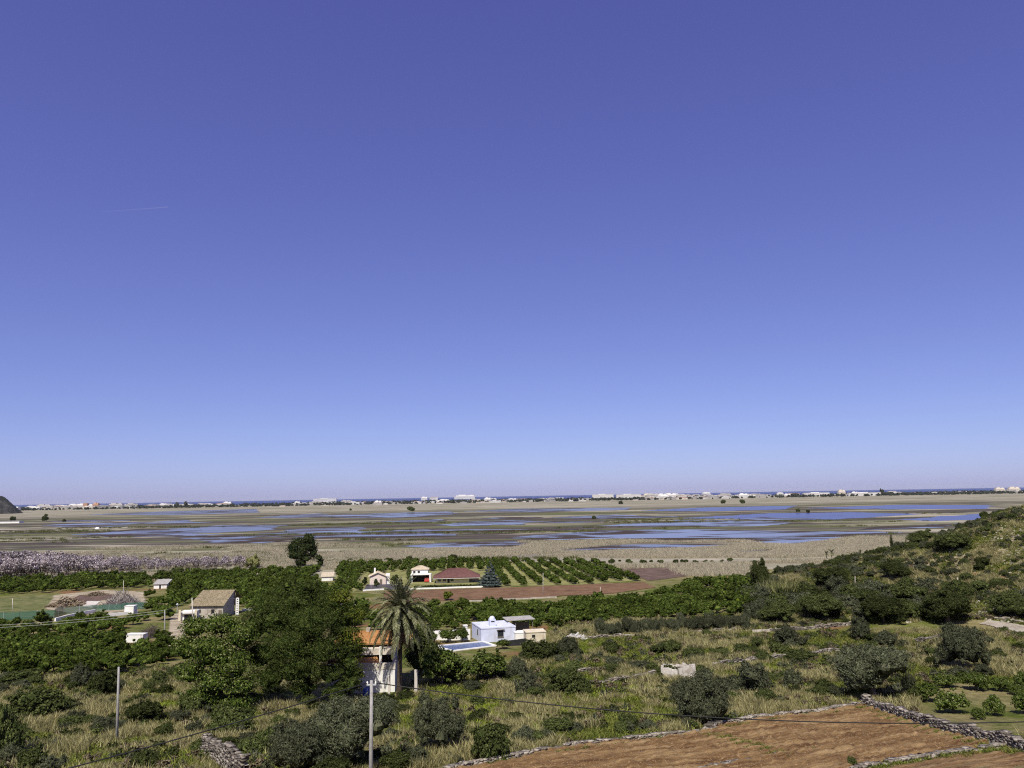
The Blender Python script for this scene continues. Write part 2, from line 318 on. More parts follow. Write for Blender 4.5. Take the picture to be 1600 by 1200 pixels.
# ------------------------------------------------------------------ mesh helpers
class G:
    """collects faces; build() links them as one mesh object"""
    def __init__(s): s.v = []; s.f = []; s.n = 0; s.m = []
    def add(s, v, f, mi=0):
        b = s.n; v = [tuple(map(float, k)) for k in v]; s.v += v; s.n += len(v)
        s.f += [tuple(int(i)+b for i in k) for k in f]; s.m += [mi]*len(f); return s
    def box(s, x0, x1, y0, y1, z0, z1, mi=0):
        return s.add([(x0, y0, z0), (x1, y0, z0), (x1, y1, z0), (x0, y1, z0), (x0, y0, z1), (x1, y0, z1), (x1, y1, z1), (x0, y1, z1)],
                     [(0, 3, 2, 1), (4, 5, 6, 7), (0, 1, 5, 4), (1, 2, 6, 5), (2, 3, 7, 6), (3, 0, 4, 7)], mi)
    def tube(s, pts, rad, n=8, mi=0, cap=True):
        pts = [Vector(p) for p in pts]; vs = []; fs = []
        for i, p in enumerate(pts):
            a = pts[max(i-1, 0)]; b = pts[min(i+1, len(pts)-1)]; t = (b-a).normalized()
            u = t.orthogonal().normalized() if abs(t.z) < .9 else Vector((1, 0, 0)); u = (u-t*u.dot(t)).normalized(); w_ = t.cross(u)
            r = rad[i] if hasattr(rad, '__len__') else rad
            for k in range(n):
                th = 2*math.pi*k/n; vs.append(p+u*(r*math.cos(th))+w_*(r*math.sin(th)))
        for i in range(len(pts)-1):
            for k in range(n):
                fs.append((i*n+k, i*n+(k+1) % n, (i+1)*n+(k+1) % n, (i+1)*n+k))
        if cap: fs.append(tuple(range(n-1, -1, -1))); fs.append(tuple((len(pts)-1)*n+k for k in range(n)))
        return s.add(vs, fs, mi)
    def ribroof(s, a, b, c, d, pitch=.24, h=.05, th=.06, mi=0):
        """roof slope a-b (eaves) to d-c (ridge), with barrel ribs running down the slope"""
        a, b, c, d = map(Vector, (a, b, c, d)); L = max((b-a).length, .1); n = max(4, int(L/pitch)*2)
        nor = (b-a).cross(d-a).normalized(); vs = []; fs = []
        for i in range(n+1):
            t = i/n; o = nor*(h if i % 2 else 0); e = a.lerp(b, t); r_ = d.lerp(c, t)
            vs += [e+o, r_+o, e-nor*th, r_-nor*th]
        for i in range(n):
            k = 4*i; fs += [(k, k+4, k+5, k+1), (k+2, k+3, k+7, k+6), (k, k+2, k+6, k+4), (k+1, k+5, k+7, k+3)]
        fs += [(0, 1, 3, 2), (4*n, 4*n+2, 4*n+3, 4*n+1)]
        return s.add(vs, fs, mi)
    def mesh(s, name, mats, smooth=False):
        me = bpy.data.meshes.new(name); me.from_pydata(s.v, [], s.f)
        for k in (mats if isinstance(mats, (list, tuple)) else [mats]): me.materials.append(M[k])
        if len(set(s.m)) > 1: me.polygons.foreach_set('material_index', s.m)
        if smooth: me.polygons.foreach_set('use_smooth', [True]*len(me.polygons))
        me.update(); return me
    def build(s, name, mats, parent=None, smooth=False): return link(name, s.mesh(name, mats, smooth), parent)
def link(name, me, parent=None):
    o = bpy.data.objects.new(name, me); COL.objects.link(o)
    if parent is not None: o.parent = parent
    return o
def tag(o, label=None, cat=None, group=None, kind=None):
    if label: o['label'] = label
    if cat: o['category'] = cat
    if group: o['group'] = group
    if kind: o['kind'] = kind
    return o
def thing(name, label, cat, loc, rz=0.0, group=None):
    o = bpy.data.objects.new(name, None); COL.objects.link(o); o.location = loc; o.rotation_euler = (0, 0, rz); o.empty_display_size = .3
    return tag(o, label, cat, group)
def fastmesh(name, v, quads, mats, tris=None):
    me = bpy.data.meshes.new(name); v = np.asarray(v, np.float32); quads = np.asarray(quads, np.int32).reshape(-1, 4)
    tris = np.zeros((0, 3), np.int32) if tris is None else np.asarray(tris, np.int32).reshape(-1, 3)
    nl = quads.size+tris.size; nf = len(quads)+len(tris)
    me.vertices.add(len(v)); me.loops.add(nl); me.polygons.add(nf)
    me.vertices.foreach_set('co', v.ravel()); me.loops.foreach_set('vertex_index', np.concatenate([quads.ravel(), tris.ravel()]))
    st = np.concatenate([np.arange(len(quads))*4, quads.size+np.arange(len(tris))*3]).astype(np.int32)
    me.polygons.foreach_set('loop_start', st)
    me.polygons.foreach_set('loop_total', np.concatenate([np.full(len(quads), 4), np.full(len(tris), 3)]).astype(np.int32))
    me.update(calc_edges=True); me.validate()
    for k in (mats if isinstance(mats, (list, tuple)) else [mats]): me.materials.append(M[k])
    return me
def unit(a): return a/np.maximum(np.linalg.norm(a, axis=-1, keepdims=True), 1e-9)
def leaves(rng, pos, nor, L, W):
    """a diamond leaf at every position"""
    n = len(pos); a = unit(np.cross(nor, rng.normal(size=(n, 3)))); b = np.cross(nor, a)
    L = (L*rng.uniform(.65, 1.35, n))[:, None]/2; W = (W*rng.uniform(.65, 1.35, n))[:, None]/2
    v = np.stack([pos-a*L, pos+b*W, pos+a*L, pos-b*W], 1).reshape(-1, 3); q = np.arange(4*n).reshape(-1, 4)
    return v, q
def crown(name, seed, lobes, n, L, W, mat, clump=22, csize=.28, core=.68, flat_=.0, up=.35):
    """foliage: leaves in clumps on the lobes, round smaller lumps of the same leaf colour"""
    rng = np.random.default_rng(seed); lb = np.array(lobes, float); area = (lb[:, 3]*lb[:, 4]+lb[:, 3]*lb[:, 5]+lb[:, 4]*lb[:, 5])
    nc = max(6, n//clump); pick = rng.choice(len(lb), nc, p=area/area.sum()); d = unit(rng.normal(size=(nc, 3)))
    d[:, 2] = np.where((d[:, 2] < -.35), -d[:, 2], d[:, 2]); d = unit(d)
    rr = rng.uniform(.70, 1.06, nc)[:, None]; cc = lb[pick, :3]+d*lb[pick, 3:]*rr
    k = np.repeat(np.arange(nc), clump); s = lb[pick, 3:].mean(1)[k]*csize
    off = rng.normal(size=(len(k), 3)); off = unit(off)*rng.uniform(.2, 1, (len(k), 1))**.5; off[:, 2] *= .75
    pos = cc[k]+off*s[:, None]
    nor = unit(d[k]*.6+unit(off)*.6+rng.normal(size=(len(k), 3))*.55+np.array([0, 0, up]))
    v, q = leaves(rng, pos, nor, L, W); vs = [v]; qs = [q]; b = len(v); ts = []
    if core:
        for (x, y, z, rx, ry, rz) in lobes:
            nu, nv = (9, 6) if n < 1500 else (18, 11); g = []
            for j in range(nv+1):
                for i in range(nu):
                    ph = math.pi*j/nv; th = 2*math.pi*i/nu; f = core*rng.uniform(.75, 1.12)
                    g.append((x+rx*f*math.sin(ph)*math.cos(th), y+ry*f*math.sin(ph)*math.sin(th), z+rz*f*math.cos(ph)))
            qq = [(b+j*nu+i, b+(j+1)*nu+i, b+(j+1)*nu+(i+1) % nu, b+j*nu+(i+1) % nu) for j in range(nv) for i in range(nu)]
            g = np.array(g)
            # every lump facet is split off so it takes a leaf tone of its own
            gv = g[np.array(qq)-b].reshape(-1, 3); vs.append(gv); qs.append(np.arange(len(gv)).reshape(-1, 4)+b); b += len(gv)
    return fastmesh(name, np.concatenate(vs), np.concatenate(qs), mat)
def trunk(name, seed, h, r, lobes, mat='bark', lean=.05, n=7, sink=.25):
    rng = random.Random(seed); g = G(); top = Vector((rng.uniform(-lean, lean)*h, rng.uniform(-lean, lean)*h, h))
    mid = top*.5+Vector((rng.uniform(-.04, .04)*h, rng.uniform(-.04, .04)*h, 0))
    g.tube([(0, 0, -sink), (0, 0, .05*h), mid, top], [r*1.35, r*1.1, r*.85, r*.6], n)
    for (x, y, z, rx, ry, rz) in lobes[:8]:
        e = Vector((x, y, z)); s_ = mid.lerp(top, rng.uniform(.2, 1)); m_ = s_.lerp(e, .5)+Vector((0, 0, -.06*(e-s_).length))
        g.tube([s_, m_, e], [r*.5, r*.36, r*.15], 5)
    return g.mesh(name, mat, True)
def rlobes(seed, n, R_, H_, z0, sq=.8):
    """n lobes round a vertical axis filling a crown of radius R_ from z0 to H_"""
    rng = random.Random(seed); out = [(0, 0, (z0+H_)/2, R_*.62, R_*.62, (H_-z0)*.42)]
    for i in range(n):
        a = 2*math.pi*i/n+rng.uniform(-.4, .4); q = R_*rng.uniform(.38, .62); r = R_*rng.uniform(.34, .5)
        z = z0+(H_-z0)*rng.uniform(.28, .72); out.append((q*math.cos(a), q*math.sin(a), z, r, r, r*sq))
    out.append((R_*rng.uniform(-.2, .2), R_*rng.uniform(-.2, .2), H_-R_*.32, R_*.42, R_*.42, R_*.34))
    for i in range(n):                                     # stray boughs that break the outline
        a = rng.uniform(0, 6.28); q = R_*rng.uniform(.6, .95); r = R_*rng.uniform(.12, .24); f = rng.uniform(.15, 1.0)
        q *= math.sqrt(max(.05, 1-.75*f*f)); out.append((q*math.cos(a), q*math.sin(a), z0+(H_-z0)*f, r, r, r*1.1))
    return out
def plant(name, label, cat, loc, parts, rz=0, s=1.0, group=None, sz=None):
    t = thing(name, label, cat, loc, rz, group); t.scale = (s, s, sz or s)
    for nm, me in parts: link(nm, me, t)
    return t
def scatter(name, label, cat, pts, meshes, scale, rng, mat=None, tilt=0.12, sz=None):
    """stuff nobody could count: points with one of a few meshes on each (geometry nodes)"""
    pts = np.asarray(pts, np.float32); n = len(pts)
    me = bpy.data.meshes.new(name); me.vertices.add(n); me.vertices.foreach_set('co', pts.ravel())
    rot = np.stack([rng.normal(0, tilt, n), rng.normal(0, tilt, n), rng.uniform(0, 6.283, n)], 1).astype(np.float32)
    sc_ = np.asarray(scale, np.float32); sc3 = np.stack([sc_, sc_, sc_*(np.ones(n, np.float32) if sz is None else np.asarray(sz, np.float32))], 1)
    for k, a in (('rot', rot), ('scl', sc3)):
        at = me.attributes.new(k, 'FLOAT_VECTOR', 'POINT'); at.data.foreach_set('vector', a.ravel())
    at = me.attributes.new('pick', 'INT', 'POINT'); at.data.foreach_set('value', rng.integers(0, len(meshes), n).astype(np.int32))
    o = link(name, me); tag(o, label, cat, kind='stuff')
    c = bpy.data.collections.new(name+'_kinds')
    for i, k in enumerate(meshes): c.objects.link(bpy.data.objects.new(f'{name}_kind', k))
    ng = bpy.data.node_groups.new(name, 'GeometryNodeTree')
    ng.interface.new_socket('Geometry', in_out='INPUT', socket_type='NodeSocketGeometry'); ng.interface.new_socket('Geometry', in_out='OUTPUT', socket_type='NodeSocketGeometry')
    A = lambda t: ng.nodes.new(t)
    i, u = A('NodeGroupInput'), A('NodeGroupOutput'); ci = A('GeometryNodeCollectionInfo'); ci.inputs[0].default_value = c; ci.inputs['Separate Children'].default_value = True; ci.inputs['Reset Children'].default_value = True
    ip = A('GeometryNodeInstanceOnPoints'); ip.inputs['Pick Instance'].default_value = True
    def attr(nm, t):
        k = A('GeometryNodeInputNamedAttribute'); k.data_type = t; k.inputs[0].default_value = nm; return k.outputs[0]
    er = A('FunctionNodeEulerToRotation'); ng.links.new(attr('rot', 'FLOAT_VECTOR'), er.inputs[0])
    ng.links.new(i.outputs[0], ip.inputs['Points']); ng.links.new(ci.outputs[0], ip.inputs['Instance']); ng.links.new(attr('pick', 'INT'), ip.inputs['Instance Index'])
    ng.links.new(er.outputs[0], ip.inputs['Rotation']); ng.links.new(attr('scl', 'FLOAT_VECTOR'), ip.inputs['Scale']); ng.links.new(ip.outputs[0], u.inputs[0])
    md = o.modifiers.new('scatter', 'NODES'); md.node_group = ng
    return o

# ------------------------------------------------------------------ the ground, one sheet to the horizon
rad = [3.0]
while rad[-1] < 9000: rad.append(rad[-1]+max(.9, min(rad[-1]*.012, 300)))
rad = np.array(rad)
fan = np.concatenate([np.arange(-44, 44, .35), np.arange(44, 316, 2.0)])
th = np.radians(fan); nr, na = len(rad), len(fan)
X = np.sin(th)[None, :]*rad[:, None]; Y = np.cos(th)[None, :]*rad[:, None]; Z = H(X, Y)
v = np.stack([X, Y, Z], -1).reshape(-1, 3); i, j = np.meshgrid(np.arange(nr-1), np.arange(na), indexing='ij'); j2 = (j+1) % na
q = np.stack([i*na+j, i*na+j2, (i+1)*na+j2, (i+1)*na+j], -1).reshape(-1, 4)[:, ::-1]
c = len(v); v = np.concatenate([v, [[0, 0, hz(0, 0)]]]); t3 = np.stack([np.full(na, c), (np.arange(na)+1) % na, np.arange(na)], 1)
me = fastmesh('ground', v, q, ['ground', 'marsh'], t3)
cy = v[q].mean(1)[:, 1]; mi = np.zeros(len(me.polygons), np.int32); mi[:len(q)] = cy > 318; me.polygons.foreach_set('material_index', mi)
me.polygons.foreach_set('use_smooth', np.ones(len(me.polygons), bool)); me.update()
tag(link('ground', me), kind='structure')

def sheet(name, pts, mat, z=.02, kind='structure', rough=0.0, seg=12.0, seed=0, parent=None):
    """a flat sheet on the plain with a wandering edge"""
    pts = [Vector(p) for p in pts]; rng = random.Random(seed); out = []
    for a, b in zip(pts, pts[1:]+pts[:1]):
        n = max(1, min(60, int((b-a).length/seg)))
        for k in range(n):
            p = a.lerp(b, k/n)
            if rough: p = p+Vector((rng.gauss(0, rough*.5), rng.gauss(0, rough), 0))
            out.append((p.x, p.y, z))
    bm = bmesh.new(); vs = [bm.verts.new(p) for p in out]; es = [bm.edges.new((vs[k], vs[(k+1) % len(vs)])) for k in range(len(vs))]
    bmesh.ops.triangle_fill(bm, use_beauty=True, edges=es, normal=(0, 0, 1))
    for f in bm.faces:
        if f.normal.z < 0: f.normal_flip()
    me = bpy.data.meshes.new(name); bm.to_mesh(me); bm.free(); me.materials.append(M[mat]); o = link(name, me, parent)
    return tag(o, kind=kind) if kind else o
def drape(name, poly_px, mat, off=.05, cell=.5, furrow=None, kind='structure', world=None):
    """a sheet that follows the slope inside a polygon of ground pixels"""
    w_ = world or [P(*k) for k in poly_px]; xs = [p[0] for p in w_]; ys = [p[1] for p in w_]
    nx = int((max(xs)-min(xs))/cell)+2; ny = int((max(ys)-min(ys))/cell)+2
    gx, gy = np.meshgrid(min(xs)+np.arange(nx)*cell, min(ys)+np.arange(ny)*cell, indexing='xy'); gz = H(gx, gy)+off
    if furrow:
        ang, wl, amp = furrow; u = -gx*math.sin(ang)+gy*math.cos(ang)
        gz = gz+amp*np.sin(u*2*math.pi/wl+1.2*fbm(gx/9, gy/9, 2))+(vnoise(gx*2.2, gy*2.2, 4)-.5)*amp*1.5
    ins = inpoly((gx[:-1, :-1]+gx[1:, 1:])/2, (gy[:-1, :-1]+gy[1:, 1:])/2, w_)
    a, b = np.nonzero(ins); q = np.stack([a*nx+b, a*nx+b+1, (a+1)*nx+b+1, (a+1)*nx+b], 1)
    vv = np.stack([gx, gy, gz], -1).reshape(-1, 3); use = np.unique(q); mp_ = np.zeros(len(vv), np.int64); mp_[use] = np.arange(len(use))
    o = link(name, fastmesh(name, vv[use], mp_[q], mat)); return tag(o, kind=kind)

# sea, beyond the coastal town
tag(link('sea', G().add([(-60000, 5600, .6), (60000, 5600, .6), (60000, 45000, .6), (-60000, 45000, .6)], [(0, 1, 2, 3)]).mesh('sea', 'sea')), kind='structure')

# ------------------------------------------------------------------ marsh water
WATER = [('deep', [(1060, 810), (1130, 806), (1200, 802), (1330, 800.5), (1440, 803), (1400, 806), (1360, 808), (1290, 812), (1200, 811.5)]),
         ('deep', [(1395, 812), (1460, 808), (1545, 802), (1535, 812), (1460, 814)]),
         ('deep', [(995, 798), (1100, 793), (1245, 790), (1225, 796), (1100, 799)]),
         ('deep', [(1260, 794), (1400, 789), (1545, 789), (1545, 795), (1400, 796)]),
         ('mud', [(790, 841), (850, 835), (960, 828), (1100, 827), (1200, 829), (1300, 830), (1410, 832), (1340, 838), (1295, 846), (1240, 852), (1190, 850), (1160, 845), (1060, 847), (960, 843), (840, 843)]),
         ('mud', [(600, 853), (680, 848), (800, 846), (835, 850), (800, 857), (680, 857.5)]),
         ('mud', [(540, 837), (610, 834), (690, 832.5), (715, 837), (600, 840)]),
         ('pale', [(110, 836), (200, 829), (330, 823.5), (436, 821.5), (428, 828), (300, 834), (180, 838)]),
         ('mud', [(440, 829), (500, 824), (570, 824), (560, 832), (470, 835)]),
         ('mud', [(395, 809), (500, 802), (522, 806), (460, 810)]),
         ('mud', [(690, 820), (730, 815), (830, 812), (820, 820)]),
         ('mud', [(725, 799), (800, 795), (985, 793), (980, 797), (830, 800)]),
         ('mud', [(935, 822), (1000, 817), (1150, 815.5), (1240, 817), (1200, 822), (1080, 823)]),
         ('mud', [(130, 804), (260, 799), (400, 795), (405, 801), (260, 805)]),
         ('mud', [(235, 816), (290, 812), (305, 816)]),
         ('mud', [(560, 803), (700, 799), (720, 803), (640, 807)]),
         ('mud', [(860, 809), (960, 804), (1020, 806), (950, 811)]),
         ('mud', [(600, 815), (680, 811), (700, 814), (640, 818)]),
         ('mud', [(1340, 829), (1380, 822), (1500, 818), (1480, 824)]),
         ('mud', [(850, 862), (950, 852), (1110, 851), (1180, 853), (1060, 858), (920, 863)]),
         ('mud', [(1100, 868), (1190, 858), (1260, 857), (1190, 864)]),
         ('mud', [(300, 846), (380, 842), (470, 842), (420, 847)])]
_r = random.Random(8)
for k in range(26):                                        # thin flooded strips between the reed beds
    cx = _r.uniform(120, 1280); hor = 788.3-.0172*cx; cy = hor+_r.uniform(22, 66); L = _r.uniform(40, 130)*(.6+.012*(cy-hor)); hh = _r.uniform(.7, 1.5)*(.5+.02*(cy-hor))
    WATER.append(('mud', [(cx-L, cy+.017*L), (cx-.4*L, cy-hh), (cx+.3*L, cy-hh*.8), (cx+L, cy-.017*L), (cx+.5*L, cy+hh*.7), (cx-.5*L, cy+hh)]))
for k, (kind, pts) in enumerate(WATER):
    sheet('marsh_pool', [flat(*p) for p in pts], {'deep': 'deepwater', 'mud': 'mudwater', 'pale': 'palewater'}[kind], .06+.004*k, rough=5, seg=14, seed=k)

# ------------------------------------------------------------------ fields on the plain
BROWN = [(600, 924), (660, 922.5), (770, 919), (1005, 910), (1024, 918), (960, 927), (870, 932), (640, 941), (600, 941)]
drape('brown_field', BROWN, 'brownsoil', .10, .7)
drape('dark_tilled_field', [(962, 889), (1040, 887), (1078, 900), (1015, 908)], 'darksoil', .10, .9)
drape('green_pasture', [(-40, 936), (60, 930), (100, 929), (92, 960), (-40, 972)], 'pasture', .05, .8)
M['brightgrass'] = soilmat('bright_meadow_grass', (.09, .13, .02), (.15, .20, .03), (.23, .28, .06), .3)
drape('dirt_yard', [(70, 952), (85, 930), (160, 922), (225, 925), (228, 950), (150, 962)], 'dirt', .06, .8)
drape('brown_dirt_patch', [(98, 944), (125, 930), (178, 929), (172, 936), (125, 946)], 'darksoil', .12, .6)
drape('concrete_pad', [(128, 950), (136, 940), (157, 940), (145, 951)], 'paleconcrete', .18, .4)
drape('dark_driveway', [(568, 922), (574, 913), (612, 913), (640, 917), (642, 922)], 'asphalt', .08, .5)
drape('farm_lane', [(262, 1010), (266, 960), (290, 958), (288, 1000), (280, 1012)], 'dirt', .08, .4)
# ploughed terraces in the foreground
e1, e2 = P(1120, 1143), P(1350, 1104); FANG = math.atan2(e2.y-e1.y, e2.x-e1.x)
PLOUGH = [(560, 1232), (735, 1198), (800, 1187), (900, 1167), (1080, 1148), (1108, 1142), (1112, 1136), (1210, 1122), (1352, 1104), (1400, 1118), (1480, 1146), (1560, 1166), (1470, 1180), (1330, 1204), (1240, 1232)]
drape('ploughed_field', PLOUGH, 'redsoil', .16, .20, (FANG, 1.5, .17))
PLOUGH2 = [(1250, 1240), (1350, 1206), (1480, 1182), (1570, 1170), (1640, 1190), (1640, 1240)]
drape('ploughed_field_below', PLOUGH2, 'redsoil', .06, .25, (FANG, 1.5, .08))
TRACK = [(1530, 975), (1545, 969), (1640, 985), (1640, 1000), (1590, 988)]
drape('farm_track', TRACK, 'trackdirt', .12, .35)
REDPATCH = [[(805, 1128), (850, 1118), (905, 1112), (955, 1103), (960, 1108), (900, 1122), (830, 1134)], [(1545, 1018), (1600, 1010), (1620, 1022), (1560, 1026)]]
for k in REDPATCH: drape('red_soil_patch', k, 'redsoil', .10, .3)

# ------------------------------------------------------------------ plant meshes shared by the copies
def citrus_kind(k, n=1250, L=.22):
    rng = random.Random(100+k); rr = rng.uniform(1.75, 2.1); hh = rng.uniform(2.7, 3.2); lb = rlobes(200+k, 6, rr, hh, .35, .95)
    return crown('citrus_crown', 300+k, lb, n, L, L*.62, 'citrus', 16, .34, .74), trunk('citrus_trunk', k, 1.3, .13, lb[1:6])
CIT = [citrus_kind(k) for k in range(7)]
CITFAR = [citrus_kind(20+k, 480, .34)[0] for k in range(6)]
def bush_kind(k, mat, n=5200, L=.17, W=.085, R_=2.2, H_=2.9, z0=-.1, lobes=9, csize=.30, core=.72):
    lb = rlobes(400+k, lobes, R_, H_, z0, .9); return crown('foliage', 500+k, lb, n, L, W, mat, 20, csize, core), lb
OLV = []
for k in range(5):
    cr, lb = bush_kind(k, 'olive', 22000, .13, .048, 2.3, 3.3, .15, 11, .26, .66); OLV.append((cr, trunk('olive_trunk', 60+k, 1.5, .2, lb[1:7])))
OAK = []
for k in range(4):
    cr, lb = bush_kind(80+k, 'shrub', 20000, .14, .06, 2.3, 3.3, .05, 11, .26, .66); OAK.append((cr, trunk('oak_trunk', 90+k, 1.5, .2, lb[1:7])))
SHR = [bush_kind(30+k, 'shrub', 7000, .15, .08, 1.5, 1.7, -.2, 9, .28, .68)[0] for k in range(6)]
SHRO = [bush_kind(50+k, 'olive', 7000, .14, .06, 1.5, 1.8, -.2, 9, .28, .68)[0] for k in range(4)]
FIG = []
for k in range(4):
    lb = rlobes(700+k, 8, 2.1, 2.8, .25, .75); FIG.append((crown('foliage', 720+k, lb, 3200, .24, .17, 'fig', 12, .32, .42), trunk('fig_trunk', 740+k, 1.1, .13, lb[1:8])))
def blade_clump(name, seed, n, h, r, wid, mat, bend=.35, wh=False):
    """upright blades from a tuft"""
    rng = np.random.default_rng(seed); b = np.stack([rng.normal(0, r, n), rng.normal(0, r, n), np.full(n, -.08)], 1)
    d = np.stack([rng.normal(0, bend, n), rng.normal(0, bend, n), np.ones(n)], 1); hh = h*rng.uniform(.55, 1.15, n)
    s = unit(np.stack([rng.normal(size=n), rng.normal(size=n), np.zeros(n)], 1))*wid/2
    m = b+d*(hh*.55)[:, None]; t = b+d*hh[:, None]*np.array([1.5, 1.5, 1])
    v = np.stack([b-s*.6, b+s*.6, m+s, m-s, t], 1).reshape(-1, 3); k = np.arange(n)*5
    return fastmesh(name, v, np.stack([k, k+1, k+2, k+3], 1), mat, np.stack([k+3, k+2, k+4], 1))
STRAW = [blade_clump('dry_tuft', 900+k, 40, 1.0, .26, .055, 'straw', .26) for k in range(5)]
GREEN = [blade_clump('green_tuft', 920+k, 30, .38, .26, .07, 'grassgreen', .6) for k in range(4)]
LIME = [blade_clump('lime_tuft', 930+k, 30, .32, .30, .10, 'lime', .8) for k in range(3)]
REED = [blade_clump('reed_tuft', 940+k, 110, 1.3, 1.9, .12, 'reed', .3) for k in range(4)]
GREED = [blade_clump('green_reed_tuft', 950+k, 40, 1.3, 1.3, .18, 'greenreed', .2) for k in range(3)]
CANE = [blade_clump('cane_tuft', 960+k, 260, 3.2, 1.1, .12, 'cane', .22) for k in range(3)]

def part3(v_, a, b, words):                                # which third of a stretch of the picture
    return words[int(min(2, max(0, 3*(v_-a)/(b-a))))]
# ------------------------------------------------------------------ houses
def hbox(t, name, x0, x1, y0, y1, z0, z1, mat): return G().box(x0, x1, y0, y1, z0, z1).build(name, mat, t)
def window(t, x, z, w_, h_, y, fr='white', shut=None):
    """frame ring standing proud of a wall whose face is at y, glass inside, sill below"""
    g = G(); e = .07
    g.box(x-w_/2-e, x-w_/2, y-.05, y+.02, z-e, z+h_+e); g.box(x+w_/2, x+w_/2+e, y-.05, y+.02, z-e, z+h_+e)
    g.box(x-w_/2, x+w_/2, y-.05, y+.02, z+h_, z+h_+e); g.box(x-w_/2, x+w_/2, y-.05, y+.02, z-e, z)
    o = g.build('window', fr, t); hbox(o, 'pane', x-w_/2, x+w_/2, y-.012, y+.02, z, z+h_, 'glass'); hbox(o, 'sill', x-w_/2-.12, x+w_/2+.12, y-.14, y+.01, z-e-.07, z-e-.003, fr); return o
def hiproof(t, x0, x1, y0, y1, z, h, over, mat, rib=.26, ridge=.35):
    """four ribbed slopes"""
    x0 -= over; x1 += over; y0 -= over; y1 += over; wx, wy = x1-x0, y1-y0; k = min(wx, wy)*.5
    if wx >= wy: a, b = (x0+k, (y0+y1)/2, z+h), (x1-k+.02, (y0+y1)/2, z+h)
    else: a, b = ((x0+x1)/2, y0+k, z+h), ((x0+x1)/2, y1-k+.02, z+h)
    base = G().box(x0+.05, x1-.05, y0+.05, y1-.05, z-.16, z-.08).build('roof', mat, t)
    def slope(p, q_, c_, d_): G().ribroof(p, q_, c_, d_, rib).build('tiled_slope', mat, base)
    if wx >= wy:
        slope((x0, y0, z), (x1, y0, z), b, a); slope((x1, y1, z), (x0, y1, z), a, b)
        slope((x1, y0, z), (x1, y1, z), b, b); slope((x0, y1, z), (x0, y0, z), a, a)
    else:
        slope((x0, y0, z), (x1, y0, z), a, a); slope((x1, y1, z), (x0, y1, z), b, b)
        slope((x1, y0, z), (x1, y1, z), b, a); slope((x0, y1, z), (x0, y0, z), a, b)
    return base
def gableroof(t, x0, x1, y0, y1, z, h, over, mat, along='y', rib=.26):
    x0 -= over; x1 += over; y0 -= over; y1 += over; base = G()
    if along == 'y':
        xm = (x0+x1)/2; o = base.box(xm-.09, xm+.09, y0, y1, z+h-.04, z+h+.08).build('roof', mat, t)
        G().ribroof((x0, y1, z), (x0, y0, z), (xm, y0, z+h), (xm, y1, z+h), rib).build('tiled_slope', mat, o)
        G().ribroof((x1, y0, z), (x1, y1, z), (xm, y1, z+h), (xm, y0, z+h), rib).build('tiled_slope', mat, o)
    else:
        ym = (y0+y1)/2; o = base.box(x0, x1, ym-.09, ym+.09, z+h-.04, z+h+.08).build('roof', mat, t)
        G().ribroof((x0, y0, z), (x1, y0, z), (x1, ym, z+h), (x0, ym, z+h), rib).build('tiled_slope', mat, o)
        G().ribroof((x1, y1, z), (x0, y1, z), (x0, ym, z+h), (x1, ym, z+h), rib).build('tiled_slope', mat, o)
    return o
def gablewall(x0, x1, y0, y1, z0, z, h, along='y'):
    g = G().box(x0, x1, y0, y1, z0, z)
    if along == 'y': g.add([(x0, y0, z), (x1, y0, z), ((x0+x1)/2, y0, z+h), (x0, y1, z), (x1, y1, z), ((x0+x1)/2, y1, z+h)], [(0, 1, 2), (4, 3, 5), (1, 4, 5, 2), (3, 0, 2, 5)])
    else: g.add([(x0, y0, z), (x0, y1, z), (x0, (y0+y1)/2, z+h), (x1, y0, z), (x1, y1, z), (x1, (y0+y1)/2, z+h)], [(1, 0, 2), (3, 4, 5), (0, 3, 5, 2), (4, 1, 2, 5)])
    return g

# A: pale house with the pool
pA = P(752, 1004.5); sA = mpp(pA); tA = thing('flat_roofed_house', 'pale blue flat-roofed house with domed chimney beside the swimming pool', 'house', pA, R(16))
LA, DA, hA = 56*sA, 7.5, 20.5*sA
hbox(tA, 'wall', 0, LA, 0, DA, -.6, hA, 'bluewhite')
g = G(); g.box(-.06, LA+.06, -.06, .18, hA+.002, hA+.22); g.box(-.06, LA+.06, DA-.18, DA+.06, hA+.002, hA+.22); g.box(-.06, .18, .18, DA-.18, hA+.002, hA+.22); g.box(LA-.18, LA+.06, .18, DA-.18, hA+.002, hA+.22)
rA = g.build('parapet', 'bluewhite', tA)
hbox(tA, 'roof', .182, LA-.182, .182, DA-.182, hA+.003, hA+.12, 'roofwhite')
g = G(); cx, cyy, cw = LA*.42, 2.6, .56; g.box(cx-cw, cx+cw, cyy-cw, cyy+cw, hA+.1, hA+1.35)
for k in range(5):
    a0, a1 = k*18*math.pi/180, (k+1)*18*math.pi/180
    r0, r1, z0, z1 = cw*math.cos(a0), cw*math.cos(a1)+.001, hA+1.35+cw*math.sin(a0), hA+1.35+cw*math.sin(a1)
    vs = [(cx+r*math.cos(b*math.pi/6), cyy+r*math.sin(b*math.pi/6), z) for r, z in ((r0, z0), (r1, z1)) for b in range(12)]
    g.add(vs, [(b, (b+1) % 12, 12+(b+1) % 12, 12+b) for b in range(12)])
ch = g.build('chimney', 'bluewhite', tA); hbox(ch, 'smoke_slot', cx-.35, cx+.35, cyy-cw-.01, cyy-cw+.05, hA+.85, hA+1.05, 'dark')
window(tA, LA*.56, .9, 1.0, 1.05, 0, 'wood'); 
o = hbox(tA, 'side_window', -.02, .05, 2.6, 3.3, .95, 2.0, 'glass')
